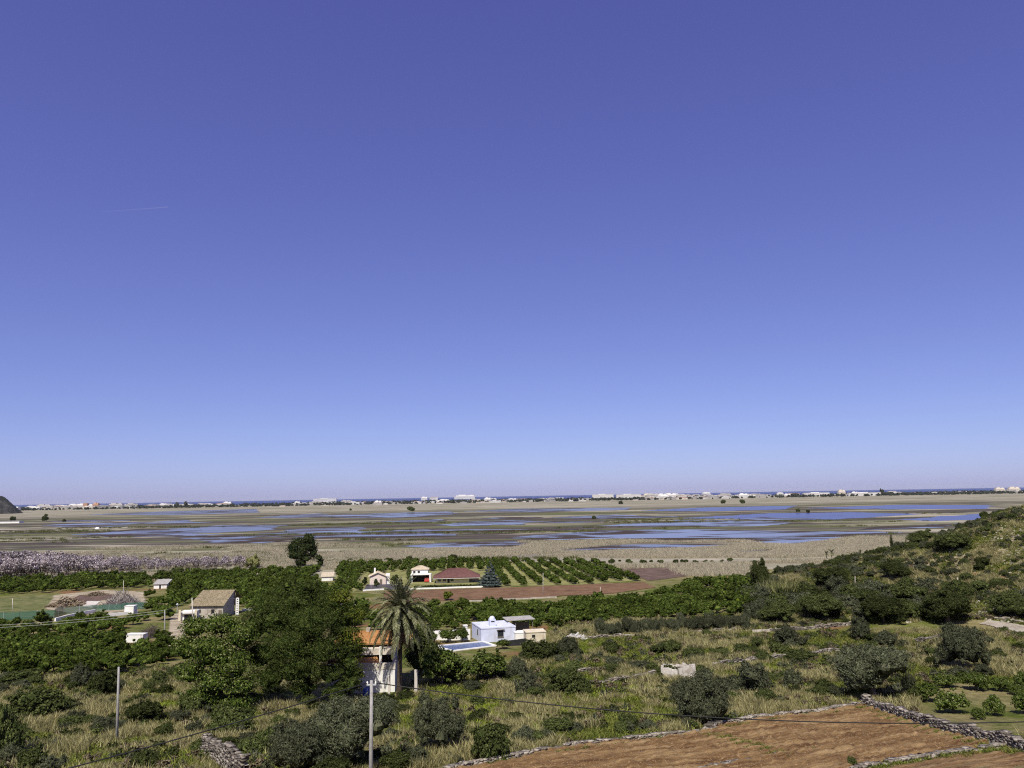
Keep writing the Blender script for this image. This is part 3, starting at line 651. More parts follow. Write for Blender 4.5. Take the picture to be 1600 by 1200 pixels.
hbox(tA, 'window_hood', LA*.56-.75, LA*.56+.75, -.3, -.003, 2.1, 2.18, 'wood')
# its white yard wall, pillar, carport and shed
a, b = P(648, 1001.5), P(735, 999.5)
def wallrun(name, label, a, b, h0, h1, th_, mat, cap=None, cat='wall', seg=2.0):
    """a thin wall following the ground between two points"""
    a, b = Vector(a), Vector(b); d = (b-a); d.z = 0; L = d.length; d.normalize(); nrm = Vector((-d.y, d.x, 0)); n = max(1, int(L/seg)); g = G(); vs = []; fs = []
    for k in range(n+1):
        p = a.lerp(b, k/n); z = hz(p.x, p.y); hh = h0+(h1-h0)*k/n; 
        for s_, zz in ((-1, z-.4), (1, z-.4), (1, z+hh), (-1, z+hh)): vs.append((p.x+nrm.x*s_*th_/2, p.y+nrm.y*s_*th_/2, zz))
    for k in range(n):
        for e in range(4): fs.append((4*k+e, 4*k+(e+1) % 4, 4*k+4+(e+1) % 4, 4*k+4+e))
    fs += [(3, 2, 1, 0), (4*n, 4*n+1, 4*n+2, 4*n+3)]
    g.add(vs, fs); me = g.mesh(name, mat); bm = bmesh.new(); bm.from_mesh(me); bmesh.ops.recalc_face_normals(bm, faces=bm.faces); bm.to_mesh(me); bm.free()
    return tag(link(name, me), label, cat)
wallrun('garden_wall', 'bright white garden wall running left from the pale blue pool house', a, b, 13*sA, 17*sA, .25, 'white')
p = P(727.5, 1000); t = thing('gate_pillar', 'white square pillar rising above the garden wall by the pool house', 'pillar', p, R(16)); hbox(t, 'shaft', -.35, .35, -.1, .6, -.5, 22*sA, 'white'); hbox(t, 'cap', -.42, .42, -.17, .67, 22*sA+.001, 22*sA+.14, 'white')
p = P(806, 998); t = thing('carport', 'dark carport with a thin flat grey roof behind the cream shed', 'carport', p+Vector((0, 2.5, 0)), R(14))
for x, y in ((0, 0), (3.4, 0), (0, 3), (3.4, 3)): G().box(x-.06, x+.06, y-.06, y+.06, -.5, 3.0).build('post', 'wood', t)
G().add([(-1.8, -.4, 3.0), (3.8, -.4, 3.05), (3.8, 3.5, 3.2), (-1.8, 3.5, 3.15), (-1.8, -.4, 3.1), (3.8, -.4, 3.15), (3.8, 3.5, 3.3), (-1.8, 3.5, 3.25)], [(3, 2, 1, 0), (4, 5, 6, 7), (0, 1, 5, 4), (1, 2, 6, 5), (2, 3, 7, 6), (3, 0, 4, 7)]).build('roof', 'greyroof', t)
hbox(t, 'back_panel', .2, 3.3, 2.7, 2.9, -.4, 2.2, 'wood')
p = P(822.5, 1008); s_ = mpp(p); t = thing('shed', 'small cream flat-roofed shed with one tiny dark window', 'shed', p, R(8)); hbox(t, 'wall', 0, 31*s_, 0, 3.2, -.5, 18.5*s_, 'cream')
hbox(t, 'roof', -.1, 31*s_+.1, -.1, 3.3, 18.5*s_+.002, 18.5*s_+.14, 'cream'); hbox(t, 'window', 1.05, 1.65, -.02, .05, 1.25, 1.75, 'dark')
p2 = P(806, 1004); t = thing('low_annex', 'low whitewashed annex joining the cream shed to the pool house', 'annex', p2, R(10)); hbox(t, 'wall', 0, 1.9, .3, 3, -.5, 1.6, 'white'); hbox(t, 'roof', -.06, 1.95, .24, 3.06, 1.602, 1.68, 'white')
wallrun('tarpaulin_screen', 'low black tarpaulin screen in front of the cream shed', P(793, 1010), P(822, 1008.5), 1.0, 1.25, .08, 'blacktarp', cat='screen')
# pool
c4 = [P(676, 1011.5), P(756, 1004.2), P(776, 1010), P(706, 1018.5)]; zp = max(k.z for k in c4)+.12; ctr = sum(c4, Vector())/4
t = thing('swimming_pool', 'blue swimming pool with a white rim in front of the pale house', 'pool', (ctr.x, ctr.y, zp))
def ring(k, f): return [((p.x-ctr.x)*f, (p.y-ctr.y)*f, k) for p in c4]
def rim(f0, f1, z0, z1):
    a, b, c_, d = ring(z1, f0), ring(z1, f1), ring(z0, f0), ring(z0, f1); vs = a+b+c_+d; fs = []
    for k in range(4):
        m = (k+1) % 4; fs += [(k, m, 4+m, 4+k), (8+k, 12+k, 12+m, 8+m), (4+k, 4+m, 12+m, 12+k), (k, 8+k, 8+m, m)]
    return G().add(vs, fs)
rim(.9, 1.0, -.9, .1).build('rim', 'white', t); G().add(ring(-.06, .898), [(0, 1, 2, 3)]).build('water', 'poolwater', t)

# B: orange-roofed house under the palm
pB = P(617, 1081); sB = mpp(pB); tB = thing('villa', 'two-storey house with orange tiled roof half hidden behind the palm tree', 'house', pB, R(3))
LB = 108*sB; h1 = 34*sB
hbox(tB, 'lower_wall', -LB, 0, 0, 9, -1.2, h1, 'white')
pr = G(); pr.box(-LB-.05, .06, -.06, .16, h1+.002, h1+.85); pr.box(-.16, .06, .16, 4.0, h1+.002, h1+.85); pr.build('terrace_parapet', 'beige', tB)
hbox(tB, 'terrace_floor', -LB+.01, -.17, .17, 4.0, h1+.002, h1+.08, 'orangetile')
G().ribroof((-LB, .4, h1+.5), (-1.9, .4, h1+.5), (-2.6, 2.3, h1+1.2), (-LB, 2.3, h1+1.2), .26).build('porch_roof', 'orangetile', tB)
h2 = h1+2.85
hbox(tB, 'upper_wall', -LB+.6, -.5, 4.2, 9, h1+.003, h2-.1, 'beige')
hbox(tB, 'balcony', -LB+.6, -.1, 2.4, 4.18, h1+1.45, h1+2.3, 'beige')
for x in (-2.15, -.35): hbox(tB, 'column', x-.17, x+.17, 2.15, 2.38, h1+.08, h1+2.6, 'white')
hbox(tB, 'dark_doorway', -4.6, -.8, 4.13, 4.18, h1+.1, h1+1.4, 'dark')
window(tB, -1.6, h1+1.9, 1.0, .7, 4.2, 'wood'); window(tB, -4.2, h1+1.9, 1.0, .7, 4.2, 'wood')
hiproof(tB, -LB+.6, 1.3, 3.4, 9.4, h2, 1.2, .35, 'orangetile', .26)
hbox(tB, 'chimney', -4.6, -4.0, 6.0, 6.6, h2+.5, h2+1.6, 'oldwall')
window(tB, -5.4, .6, .9, 1.0, 0, 'white')
p = P(608, 1087); t = tag(G().box(-.14, .14, -.14, .14, -.5, 30*sB).build('concrete_post', 'paleconcrete'), 'short pale concrete post against the white wall of the villa', 'post'); t.location = p
p = P(650, 1086); t = tag(G().box(-.19, .19, -.16, .16, -.5, 38*mpp(p)).build('concrete_post', 'paleconcrete'), 'square white concrete post standing in grass right of the palm', 'post'); t.location = p
for k, (px, py, nm) in enumerate([(575, 1086, 'left of the pole by the villa'), (571, 1088, 'leftmost, next to its twin by the villa wall')]):
    p = P(px, py); g = G(); g.tube([(0, 0, -.1), (0, 0, .1), (0, 0, .5), (0, 0, .95), (0, 0, 1.0)], [.28, .30, .32, .30, .26], 12); o = tag(g.build('barrel', 'blue', None, True), 'blue plastic barrel '+nm, 'barrel'); o.location = p

# C: bungalow with red hip roof, white neighbour with garage
pC = P(681, 911.5); sC = mpp(pC); tC = thing('bungalow', 'long pale yellow bungalow with a dark red hipped roof', 'house', pC, R(4))
LC, hC = 52*sC, 7.6*sC
hbox(tC, 'wall', 0, LC, 0, 8.5, -.3, hC, 'yellow'); hbox(tC, 'porch_wall', LC+.003, LC+3.4, 1.5, 8.4, -.3, hC-.05, 'oldwall'); hiproof(tC, -.6, LC+3.6, -.9, 9.2, hC+.15, 2.9, .4, 'redtile', .35)
for x in (1.2, 3.0, 5.6): window(tC, x, .75, 1.0, 1.0, 0, 'wood')
hbox(tC, 'door', 4.0, 4.8, -.03, .02, -.1, 1.7, 'dark'); hbox(tC, 'fascia', -.9, LC+3.9, -1.3, -1.24, hC-.10, hC+.02, 'white')
pD = P(642, 910.5); t = thing('white_house', 'white two-level house with pale tiled roof left of the red-roofed bungalow', 'house', pD, R(3)); LD = 33*sC
hbox(t, 'upper_wall', .1, LD-1.5, 3.0, 8, -.3, 4.2, 'white'); hiproof(t, .1, LD-1.5, 3.0, 8, 4.25, 1.3, .35, 'paletile', .35)
gg = G(); gg.box(-.1, .55, 0, 2.99, -.3, 2.9); gg.box(LD-.9, LD-.2, 0, 2.99, -.3, 2.9); gg.box(.55, LD-.9, 0, 2.99, 2.55, 2.9); gg.build('garage_wall', 'white', t)
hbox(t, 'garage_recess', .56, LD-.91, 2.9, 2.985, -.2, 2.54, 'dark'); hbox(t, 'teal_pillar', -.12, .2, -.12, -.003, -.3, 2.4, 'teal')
for x in (1.0, 2.6): window(t, x, 3.0, .7, .7, 3.0, 'wood')
# red car in the garage
t = thing('parked_car', 'small red car parked in the open garage of the white house', 'car', P(667, 910)+Vector((.0, .9, .03)), R(90)); g = G()
prof = [(-1.9, .35), (-1.9, .8), (-1.1, .92), (-.55, 1.4), (.75, 1.42), (1.4, .95), (1.9, .85), (1.9, .35)]
g.add([(x, s_*.8*(1 if z < 1 else .85), z) for s_ in (-1, 1) for x, z in prof], [tuple(range(7, -1, -1)), tuple(range(8, 16))]+[(k, (k+1) % 8, 8+(k+1) % 8, 8+k) for k in range(8)])
g.build('body', 'red', t); hbox(t, 'windscreen', -1.0, -.6, -.62, .62, 1.0, 1.34, 'glass')
for x in (-1.2, 1.2):
    for y in (-.72, .72): wv = G().tube([(x, y-.09, .3), (x, y+.09, .3)], .3, 12).build('wheel', 'tyre', t)
p = P(753, 917); s_ = mpp(p); t = thing('red_shed', 'little red wooden shed with low gable under the blue spruce', 'shed', p, R(2)); gablewall(0, 4.0, 0, 3, -.3, 1.5, .8).build('wall', 'red', t); gableroof(t, 0, 4.0, 0, 3, 1.52, .85, .5, 'greyroof', 'y', .4); hbox(t, 'window', 1.0, 3.2, -.03, .02, .35, .8, 'white')
# small pink house
pE = P(577.5, 914); sE = mpp(pE); t = thing('gabled_cottage', 'small pale pink cottage with tan gable roof and white chimney', 'house', pE, R(9)); LE = 25*sE
gablewall(0, LE, 0, 6, -.3, 2.7, 1.35).build('wall', 'pink', t); gableroof(t, 0, LE, 0, 6, 2.72, 1.4, .45, 'paletile', 'y', .3); window(t, LE*.38, .9, .8, 1.2, 0, 'white'); hbox(t, 'door', LE*.62, LE*.78, -.03, .02, -.2, 1.8, 'wood')
hbox(t, 'chimney', 1.4, 2.0, 3.2, 3.8, 3.0, 5.4, 'white'); hbox(t, 'annex', LE+.003, LE+1.4, .8, 5, -.3, 3.3, 'white')
# huts
def hut(px, py, wpx, hpx, label, wall, roofm, rz=0, door=True, dep=4.0):
    p = P(px, py); s_ = mpp(p); W_, H_ = wpx*s_, hpx*s_; t = thing('field_hut', label, 'hut', p, rz)
    hbox(t, 'wall', 0, W_, 0, dep, -.4, H_*.52, wall)
    o = G().ribroof((-.3, -.35, H_*.55), (W_+.3, -.35, H_*.55), (W_+.3, dep+.2, H_*1.0), (-.3, dep+.2, H_*1.0), .35).build('roof', roofm, t)
    g = G().add([(0, dep-.003, H_*.52), (W_, dep-.003, H_*.52), (W_, dep-.003, H_*.95), (0, dep-.003, H_*.95), (0, .003, H_*.53), (W_, .003, H_*.53)], [(0, 3, 2, 1), (4, 0, 3), (1, 5, 2)][:1]+[(0, 4, 3), (1, 2, 5)]).build('gable_fill', wall, t)
    if door: hbox(t, 'door', W_*.42, W_*.56, -.03, .02, -.3, H_*.42, 'dark')
    return t
hut(240, 920, 20, 12.5, 'small white field hut with grey sloping roof among the orange trees', 'white', 'greyroof', R(3))
hut(502.5, 908, 17, 12, 'small white hut with pale tiled roof right of the tall twin pines', 'white', 'paletile', R(8), False)
# G: old tile-roofed house with its yard
pG = P(297, 965); sG = mpp(pG); tG = thing('old_farmhouse', 'old low farmhouse with lichen-covered tiled roof and stained walls', 'house', pG, R(-3)); LG = 52*sG
hbox(tG, 'wall', 0, LG, 0, 7, -.5, 2.7, 'oldwall'); hbox(tG, 'front_wall', -.1, LG+.1, -2.6, -2.35, -.8, .9, 'oldwall')
rf = G().box(-.3, LG+.3, 6.8, 7.1, 2.0, 5.0).build('roof', 'oldtile', tG); G().ribroof((-.35, -.5, 2.75), (LG+.35, -.5, 2.75), (LG+.1, 6.9, 5.7), (-.1, 6.9, 5.7), .28, .07).build('tiled_slope', 'oldtile', rf)
G().ribroof((LG+.35, 11.5, 3.2), (-.35, 11.5, 3.2), (-.1, 7.1, 5.7), (LG+.1, 7.1, 5.7), .28, .07).build('tiled_slope', 'oldtile', rf)
G().add([(.02, 0, 2.68), (.02, 7, 2.68), (.02, 6.9, 5.55), (LG-.02, 0, 2.68), (LG-.02, 7, 2.68), (LG-.02, 6.9, 5.55)], [(1, 0, 2), (3, 4, 5), (0, 3, 5, 2)]).build('gable', 'oldwall', tG)
for x in (2.2, 5.6): hbox(tG, 'window', x-.4, x+.4, -.03, .02, 1.0, 1.9, 'dark')
hbox(tG, 'door', 7.0, 7.8, -.03, .02, -.4, 1.7, 'wood')
p = P(266, 975); s_ = mpp(p); t = thing('porch_building', 'small white gatehouse with dark ledge beside the old farmhouse', 'gatehouse', p+Vector((0, 6, 0)), R(4)); Wp = 24*s_
hbox(t, 'wall', 0, Wp, 0, 2.2, -.8, 2.0, 'white'); hbox(t, 'ledge', -.2, Wp+.2, -.5, -.003, 1.3, 1.45, 'wood'); hbox(t, 'pillar', -.4, .1, -.7, -.51, -.8, 2.4, 'cream'); hbox(t, 'pillar', Wp-.2, Wp+.3, -.7, -.51, -.8, 2.4, 'cream')
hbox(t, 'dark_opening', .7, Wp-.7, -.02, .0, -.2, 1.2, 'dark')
def block(px, py, wpx, hpx, label, cat, mat, rz=0, dep=2.5, name='low_building', roofm=None):
    p = P(px, py); s_ = mpp(p); t = thing(name, label, cat, p, rz); hbox(t, 'wall', 0, wpx*s_, 0, dep, -.5, hpx*s_, mat); hbox(t, 'roof', -.08, wpx*s_+.08, -.08, dep+.08, hpx*s_+.002, hpx*s_+.1, roofm or mat); return t
block(196.5, 1004, 28, 12, 'low plain white water tank at the edge of the dense orange grove', 'tank', 'white', R(-6), 1.6, 'water_tank')
o = block(194, 960, 14, 12, 'small white block house beside the green shade-net fence', 'hut', 'white', R(3), 2.2, 'block_house')
# far left by the marsh edge
p = flat(-6, 818); s_ = mpp(p); t = thing('farm_warehouse', 'long pale warehouse at the far left below the dark hill', 'warehouse', p, R(0)); hbox(t, 'wall', 0, 36*s_, 0, 12, -.5, 3*s_, 'white'); hbox(t, 'roof', -.5, 36*s_+.5, -.5, 12.5, 3*s_+.01, 3.6*s_, 'greyroof')
p = flat(152, 826.5); s_ = mpp(p); g = G(); n = 14
for k in range(5):
    a0, a1 = k*math.pi/10, (k+1)*math.pi/10; r = 3.2*s_
    g.add([(rr*math.cos(b*2*math.pi/n)*1.2, rr*math.sin(b*2*math.pi/n), zz) for rr, zz in ((r*math.cos(a0), r*.9*math.sin(a0)), (r*math.cos(a1)+.001, r*.9*math.sin(a1))) for b in range(n)], [(b, (b+1) % n, n+(b+1) % n, n+b) for b in range(n)])
o = tag(g.build('dome_hut', 'white', None, True), 'lone small white rounded hut out on the green marsh edge', 'hut'); o.location = p
# stone ruin in the dry grass
pS = P(1034, 1060); sS = mpp(pS); RUIN = (pS, sS)
# white kerb walls along the brown field and paths
for k, (A_, B_, hh, lb) in enumerate([((640, 921.5), (772, 917.5), .5, 'long white kerb wall between the hedge and the brown field'), ((715, 940.5), (870, 934), .35, 'low pale wall along the lower edge of the brown field'),
        ((525, 946.5), (573, 943), .6, 'short white path wall between groves left of the palm'), ((567, 924), (600, 922), .5, 'white wall below the dark driveway of the pink cottage'),
        ((86, 971), (148, 957), .8, 'white base wall stepping up beneath the green net fence'), ((150, 966), (215, 958), .7, 'broken white wall behind the near row of orange trees'), ((378, 955), (412, 952), .6, 'pale low wall right of the lattice pole')]):
    wallrun('low_wall', lb, P(*A_), P(*B_), hh, hh, .35, 'oldwall' if k == 1 else 'white')

# ------------------------------------------------------------------ stone walls
ROCKV = []
for k in range(6):
    rng = np.random.default_rng(60+k); bm = bmesh.new(); bmesh.ops.create_icosphere(bm, subdivisions=1, radius=.5)
    for vv in bm.verts: vv.co *= rng.uniform(.75, 1.15); vv.co.z *= .75
    ROCKV.append((np.array([vv.co[:] for vv in bm.verts]), np.array([[q_.index for q_ in f.verts] for f in bm.faces]))); bm.free()
BLOCKV = []
for k in range(8):
    rng = np.random.default_rng(160+k); c_ = np.array([(x, y, z) for x in (-.5, .5) for y in (-.5, .5) for z in (-.5, .5)])
    BLOCKV.append((c_*[1.25, .95, .62]+rng.normal(0, .075, (8, 3)), np.array([(0, 1, 3), (0, 3, 2), (4, 6, 7), (4, 7, 5), (0, 4, 5), (0, 5, 1), (2, 3, 7), (2, 7, 6), (0, 2, 6), (0, 6, 4), (1, 5, 7), (1, 7, 3)])))
def stones(name, pts, sizes, seed, mat='rock', parent=None, ang=None):
    """many loose stones joined as one part"""
    rng = np.random.default_rng(seed); vs = []; fs = []; b = 0
    for k, (p, s) in enumerate(zip(pts, sizes)):
        v_, f_ = ROCKV[rng.integers(6)] if ang is None else BLOCKV[rng.integers(8)]; a = rng.uniform(0, 6.28) if ang is None else ang[k]+rng.normal(0, .14); c_, s_ = math.cos(a), math.sin(a)
        r_ = v_ @ np.array([[c_, s_, 0], [-s_, c_, 0], [0, 0, 1]]); r_ = r_*np.array([s*rng.uniform(.9, 1.4), s*rng.uniform(.8, 1.2), s*rng.uniform(.7, 1.0)])
        vs.append(r_+np.array(p)); fs.append(f_+b); b += len(v_)
    me = fastmesh(name, np.concatenate(vs), np.zeros((0, 4)), mat, np.concatenate(fs)); o = link(name, me, parent); return tag(o, kind='stuff')
def stonewall(label, px, h0, h1, th_, size, seed, world=None, gap=0.0):
    """a dry stone wall along a polyline of ground pixels"""
    w_ = world or [P(*k) for k in px]; rng = np.random.default_rng(seed); pts = []; sz = []; an = []; tot = sum((b-a).length for a, b in zip(w_, w_[1:])); run = 0
    t = thing('dry_stone_wall', label, 'wall', (w_[0].x, w_[0].y, hz(w_[0].x, w_[0].y))); o = t.location.copy()
    core = G(); cv = []
    for a, b in zip(w_, w_[1:]):
        d = b-a; d.z = 0; L = d.length; d.normalize(); nr_ = Vector((-d.y, d.x, 0)); n = max(1, int(L/size))
        for k in range(n):
            f = (run+L*k/n)/tot; hh = (h0+(h1-h0)*f)*(1+.25*(vnoise(f*tot/1.3, seed, 7)-.5)*2)
            if gap and vnoise(f*tot/2.5, seed*3.3, 9) < gap: continue
            layers = max(1, int(round(hh/(size*.62))))
            for l in range(layers):
                for q_ in np.arange(-th_/2, th_/2+.01, size*.95):
                    if 0 < l < layers-1 and abs(q_) < th_/2-size*.6: continue
                    p = a+d*(L*k/n+rng.uniform(-.3, .3)*size)+nr_*(q_*(1-.2*l/layers)+rng.uniform(-.2, .2)*size); z = hz(p.x, p.y)+l*size*.62+size*.18+rng.uniform(-.05, .05)
                    pts.append((p.x-o.x, p.y-o.y, z-o.z)); sz.append(size*rng.uniform(.75, 1.3)); an.append(math.atan2(d.y, d.x))
        run += L
    if h0 > .5:
        g = G(); vs = []; fs = []
        for k in range(len(w_)):
            d = (w_[min(k+1, len(w_)-1)]-w_[max(k-1, 0)]); d.z = 0; d.normalize(); nr_ = Vector((-d.y, d.x, 0))*(th_*.32); z = hz(w_[k].x, w_[k].y)-o.z; hh = (h0+(h1-h0)*k/(len(w_)-1))*.72
            for s_, zz in ((-1, z-.3), (1, z-.3), (1, z+hh), (-1, z+hh)): vs.append((w_[k].x-o.x+nr_.x*s_, w_[k].y-o.y+nr_.y*s_, zz))
        for k in range(len(w_)-1):
            for e in range(4): fs.append((4*k+e, 4*k+(e+1) % 4, 4*k+4+(e+1) % 4, 4*k+4+e))
        g.add(vs, fs).build('rubble_core', 'oldwall', t)
    stones('stones', pts, sz, seed, 'palerock' if h0 < .75 else 'rock', t, an); return t
def subdiv(px, n=6):
    w_ = [P(*k) for k in px]; out = []
    for a, b in zip(w_, w_[1:]): out += [a.lerp(b, k/n) for k in range(n)]
    return out+[w_[-1]]
stonewall('tall dry stone wall running down the right side of the ploughed field', None, 1.0, .95, .55, .27, 1, subdiv([(1352, 1100), (1455, 1137), (1590, 1169), (1660, 1192)]))
stonewall('dry stone wall corner in the grass at the bottom left', None, 1.9, 1.8, .6, .24, 2, subdiv([(322, 1182), (345, 1196), (385, 1225)], 4))
stonewall('low stone edging along the upper left side of the ploughed field', [(700, 1206), (735, 1197), (800, 1186), (900, 1166), (1000, 1156), (1080, 1147), (1106, 1142)], .42, .42, .5, .24, 3)
stonewall('low stone edging along the upper right side of the ploughed field', [(1108, 1136), (1140, 1131), (1210, 1121), (1300, 1110), (1350, 1103)], .42, .42, .5, .24, 4)
stonewall('heap of bigger stones at the bend of the field edging', [(1103, 1144), (1112, 1138), (1122, 1134)], .55, .5, .9, .34, 5)
stonewall('long flat stone edging along the lower side of the ploughed field', [(1330, 1205), (1400, 1192), (1480, 1179), (1568, 1166)], .3, .3, .5, .3, 6)
stonewall('short stone edging at the bottom edge of the ploughed field', [(1096, 1204), (1150, 1192), (1232, 1178)], .25, .2, .35, .24, 7, gap=.25)
stonewall('broken terrace wall left of the stone ruin', [(900, 1076), (960, 1067), (1022, 1057)], .65, .7, .5, .3, 8, gap=.2)
stonewall('terrace wall climbing right from the stone ruin', [(1100, 1046), (1150, 1038), (1200, 1031), (1260, 1025), (1310, 1018)], .75, .65, .55, .3, 9, gap=.1)
stonewall('short terrace wall fragment in the dry grass below the pale shed', [(905, 1052), (960, 1045)], .65, .6, .4, .28, 10, gap=.15)
stonewall('pale stone edging below the row of olive trees', [(905, 999), (1000, 994), (1080, 990), (1165, 985)], .6, .6, .45, .3, 11, gap=.35)
stonewall('stone edging between the olive row and the hillside', [(1175, 988), (1250, 984), (1330, 976)], .6, .6, .45, .3, 12, gap=.3)
stonewall('short pale terrace wall left of the round olive bush', [(1432, 1005), (1472, 997)], .75, .7, .5, .3, 13)
stonewall('rough stone bank above the farm track', [(1545, 966), (1600, 973), (1640, 980)], .5, .5, .8, .35, 14)
# ruin
tS = thing('stone_ruin', 'small roofless whitewashed stone ruin standing in dry grass', 'ruin', pS, R(-14)); WS, HS, DS = 50*sS, 17*sS, 3.2
g = G(); 
def slabwall(g, a, b, h0, h1, th_, n, seed):
    rng = random.Random(seed); a, b = Vector(a), Vector(b); d = (b-a).normalized(); nr_ = Vector((-d.y, d.x, 0)); prev = None
    for k in range(n):
        p, q_ = a.lerp(b, k/n), a.lerp(b, (k+1)/n); hh = h0+(h1-h0)*(k+.5)/n+rng.uniform(-.14, .14)
        vs = [p-nr_*th_/2, q_-nr_*th_/2, q_+nr_*th_/2, p+nr_*th_/2]; g.add([(x.x, x.y, -.5) for x in vs]+[(x.x, x.y, hh+rng.uniform(-.06, .06)) for x in vs], [(0, 3, 2, 1), (4, 5, 6, 7), (0, 1, 5, 4), (1, 2, 6, 5), (2, 3, 7, 6), (3, 0, 4, 7)])
M['ruin'] = surf('old_whitewash', (.40, .37, .33), (.58, .55, .51), 2.2, .95, .4, 7, c3=(.27, .235, .20), s3=1.2)
for nm, a, b, h0, h1, n, sd in (('front_wall', (WS*.52, 0), (WS, .5), HS, HS*1.1, 6, 1), ('side_wall', (WS, .65), (WS-.2, DS), HS*1.05, HS*.9, 6, 2), ('back_wall', (WS-.35, DS+.1), (0, DS-.3), HS*.95, HS*.8, 9, 3), ('left_wall', (0, DS-.5), (.1, .2), HS*.85, HS*.95, 6, 4), ('broken_front_wall', (.3, .05), (WS*.5, 0), HS*.9, HS*.75, 5, 5)):
    gg = G(); slabwall(gg, (a[0], a[1], 0), (b[0], b[1], 0), h0, h1, .38, n, sd); gg.build(nm, 'ruin', tS)
rng = np.random.default_rng(4); stones('fallen_stones', [(rng.uniform(.3, WS-.3), rng.uniform(.4, DS-.3), HS*.55+rng.uniform(-.2, .35)) for _ in range(70)]+[(rng.uniform(-.3, WS*.5), rng.uniform(-.6, .2), .05) for _ in range(25)], rng.uniform(.2, .42, 95), 5, 'rock', tS)
hbox(tS, 'rubble_fill', .35, WS-.4, .4, DS-.45, -.4, HS*.55, 'oldwall')

# ------------------------------------------------------------------ poles and cables
def pole(label, base, top, r=.13, mat='concrete', arm=True, name='utility_pole'):
    t = thing(name, label, 'pole', base); h = top.z-base.z; dx, dy = top.x-base.x, top.y-base.y
    G().tube([(0, 0, -.8), (dx*.5, dy*.5, h*.5), (dx, dy, h)], [r*1.25, r*1.05, r*.8], 10).build('shaft', mat, t, True)
    if arm:
        a = G().box(dx-.30, dx+.30, dy-.04, dy+.04, h-.30, h-.22).build('bracket', 'metal', t)
        for s_ in (-.26, .26): G().tube([(dx+s_, dy, h-.22), (dx+s_, dy, h-.12), (dx+s_, dy, h-.06)], [.05, .06, .03], 8).build('insulator', 'white', a)
    return t
def hangline(name, label, a, b, sag, r, mat, n=40):
    pts = []
    for k in range(n+1):
        t = k/n; p = a.lerp(b, t); p.z -= 4*sag*t*(1-t); pts.append(p)
    o = G().tube(pts, r, 5).build(name, mat, None, True); return tag(o, label, 'cable')
topB = atdepth(580.5, 1063, 52); baseB = Vector((topB.x, topB.y, hz(topB.x, topB.y))); pole('tall pale concrete utility pole in the centre foreground', baseB, topB, .115)
topL = atdepth(185.5, 1042, P(182.5, 1163).y); baseL = P(182.5, 1163); pole('slim concrete utility pole standing in the grass at left', baseL, topL, .115, arm=False)
endR = atdepth(1960, 1106, 52); pole('concrete utility pole outside the picture to the right', Vector((endR.x, endR.y, hz(endR.x, endR.y))), endR+Vector((0, 0, .2)), .15)
endL = atdepth(-260, 1292, 34); pole('concrete utility pole outside the picture to the left', Vector((endL.x, endL.y, hz(endL.x, endL.y))), endL+Vector((0, 0, .2)), .15)
at = topB+Vector((0, 0, -.2))
mz = Vector((0, 0, -.02))
midpx = atdepth(1270, 1128.5, 52); ch_ = (at.z+endR.z)/2; hangline('black_cable', 'black cable sagging right from the central pole across the ploughed field', at+Vector((.26, 0, .05)), endR, ch_-midpx.z, .036, 'cable')
hangline('black_cable', 'black cable dropping from the central pole to the lower left corner', at+Vector((-.26, 0, .05)), endL, .25, .034, 'cable')
hangline('thin_cable', 'thin dark cable leading right from the top of the left pole', topL+Vector((0, 0, -.1)), atdepth(420, 1085, 86), .3, .015, 'cable')
b1 = P(257.5, 998); t1 = atdepth(257.5, 953.5, b1.y); pole('thin grey pole at the corner of the farm lane', b1, t1, .11, arm=False)
b2 = P(301.5, 974); t2 = atdepth(300, 934, b2.y); pole('pale concrete pole at the left corner of the old farmhouse', b2, t2, .13, 'paleconcrete', arm=False)
b3 = P(345.5, 987); pole('short grey pole in the trees below the old farmhouse', b3, atdepth(345.5, 962, b3.y), .09, arm=False)
b4 = P(48, 980); 
far = P(-190, 1022); farT = far+Vector((0, 0, 4.6)); pole('wooden wire pole outside the picture at far left', far, farT, .13, 'wood')
for k, dz in enumerate((0, -.45)):
    hangline('overhead_wire', ['upper', 'lower'][k]+' of two pale overhead wires crossing the orange trees at left', t1+Vector((0, 0, dz)), farT+Vector((0, 0, dz-.1)), .8, .03, 'wire')
hangline('overhead_wire', 'pale wire from the thin lane pole to the old farmhouse', t1, t2, .3, .02, 'wire')
# lattice pole right of the farmhouse
p = P(370.5, 962); s_ = mpp(p); t = thing('lattice_pole', 'pale concrete ladder-like lattice pole right of the old farmhouse', 'pole', p); hL = 27*s_
for x in (-.28, .28): hbox(t, 'upright', x-.1, x+.1, -.12, .12, -.8, hL, 'white')
for k in range(8): hbox(t, 'rung', -.178, .178, -.1, .1, hL*(k+.6)/8, hL*(k+.6)/8+.28, 'white')
hangline('overhead_wire', 'pale wire from the old farmhouse to the lattice pole', t2, p+Vector((0, 0, hL-.1)), .3, .018, 'wire')
b5 = P(276.5, 960); t = thing('street_lamp', 'small grey lamp post behind the white gatehouse', 'lamp', b5); G().tube([(0, 0, -.5), (0, 0, 14*mpp(b5))], .06, 8).build('shaft', 'metal', t); G().tube([(0, 0, 14*mpp(b5)), (0, 0, 14*mpp(b5)+.2), (0, 0, 14*mpp(b5)+.45)], [.2, .32, .1], 10).build('lamp_head', 'metal', t)
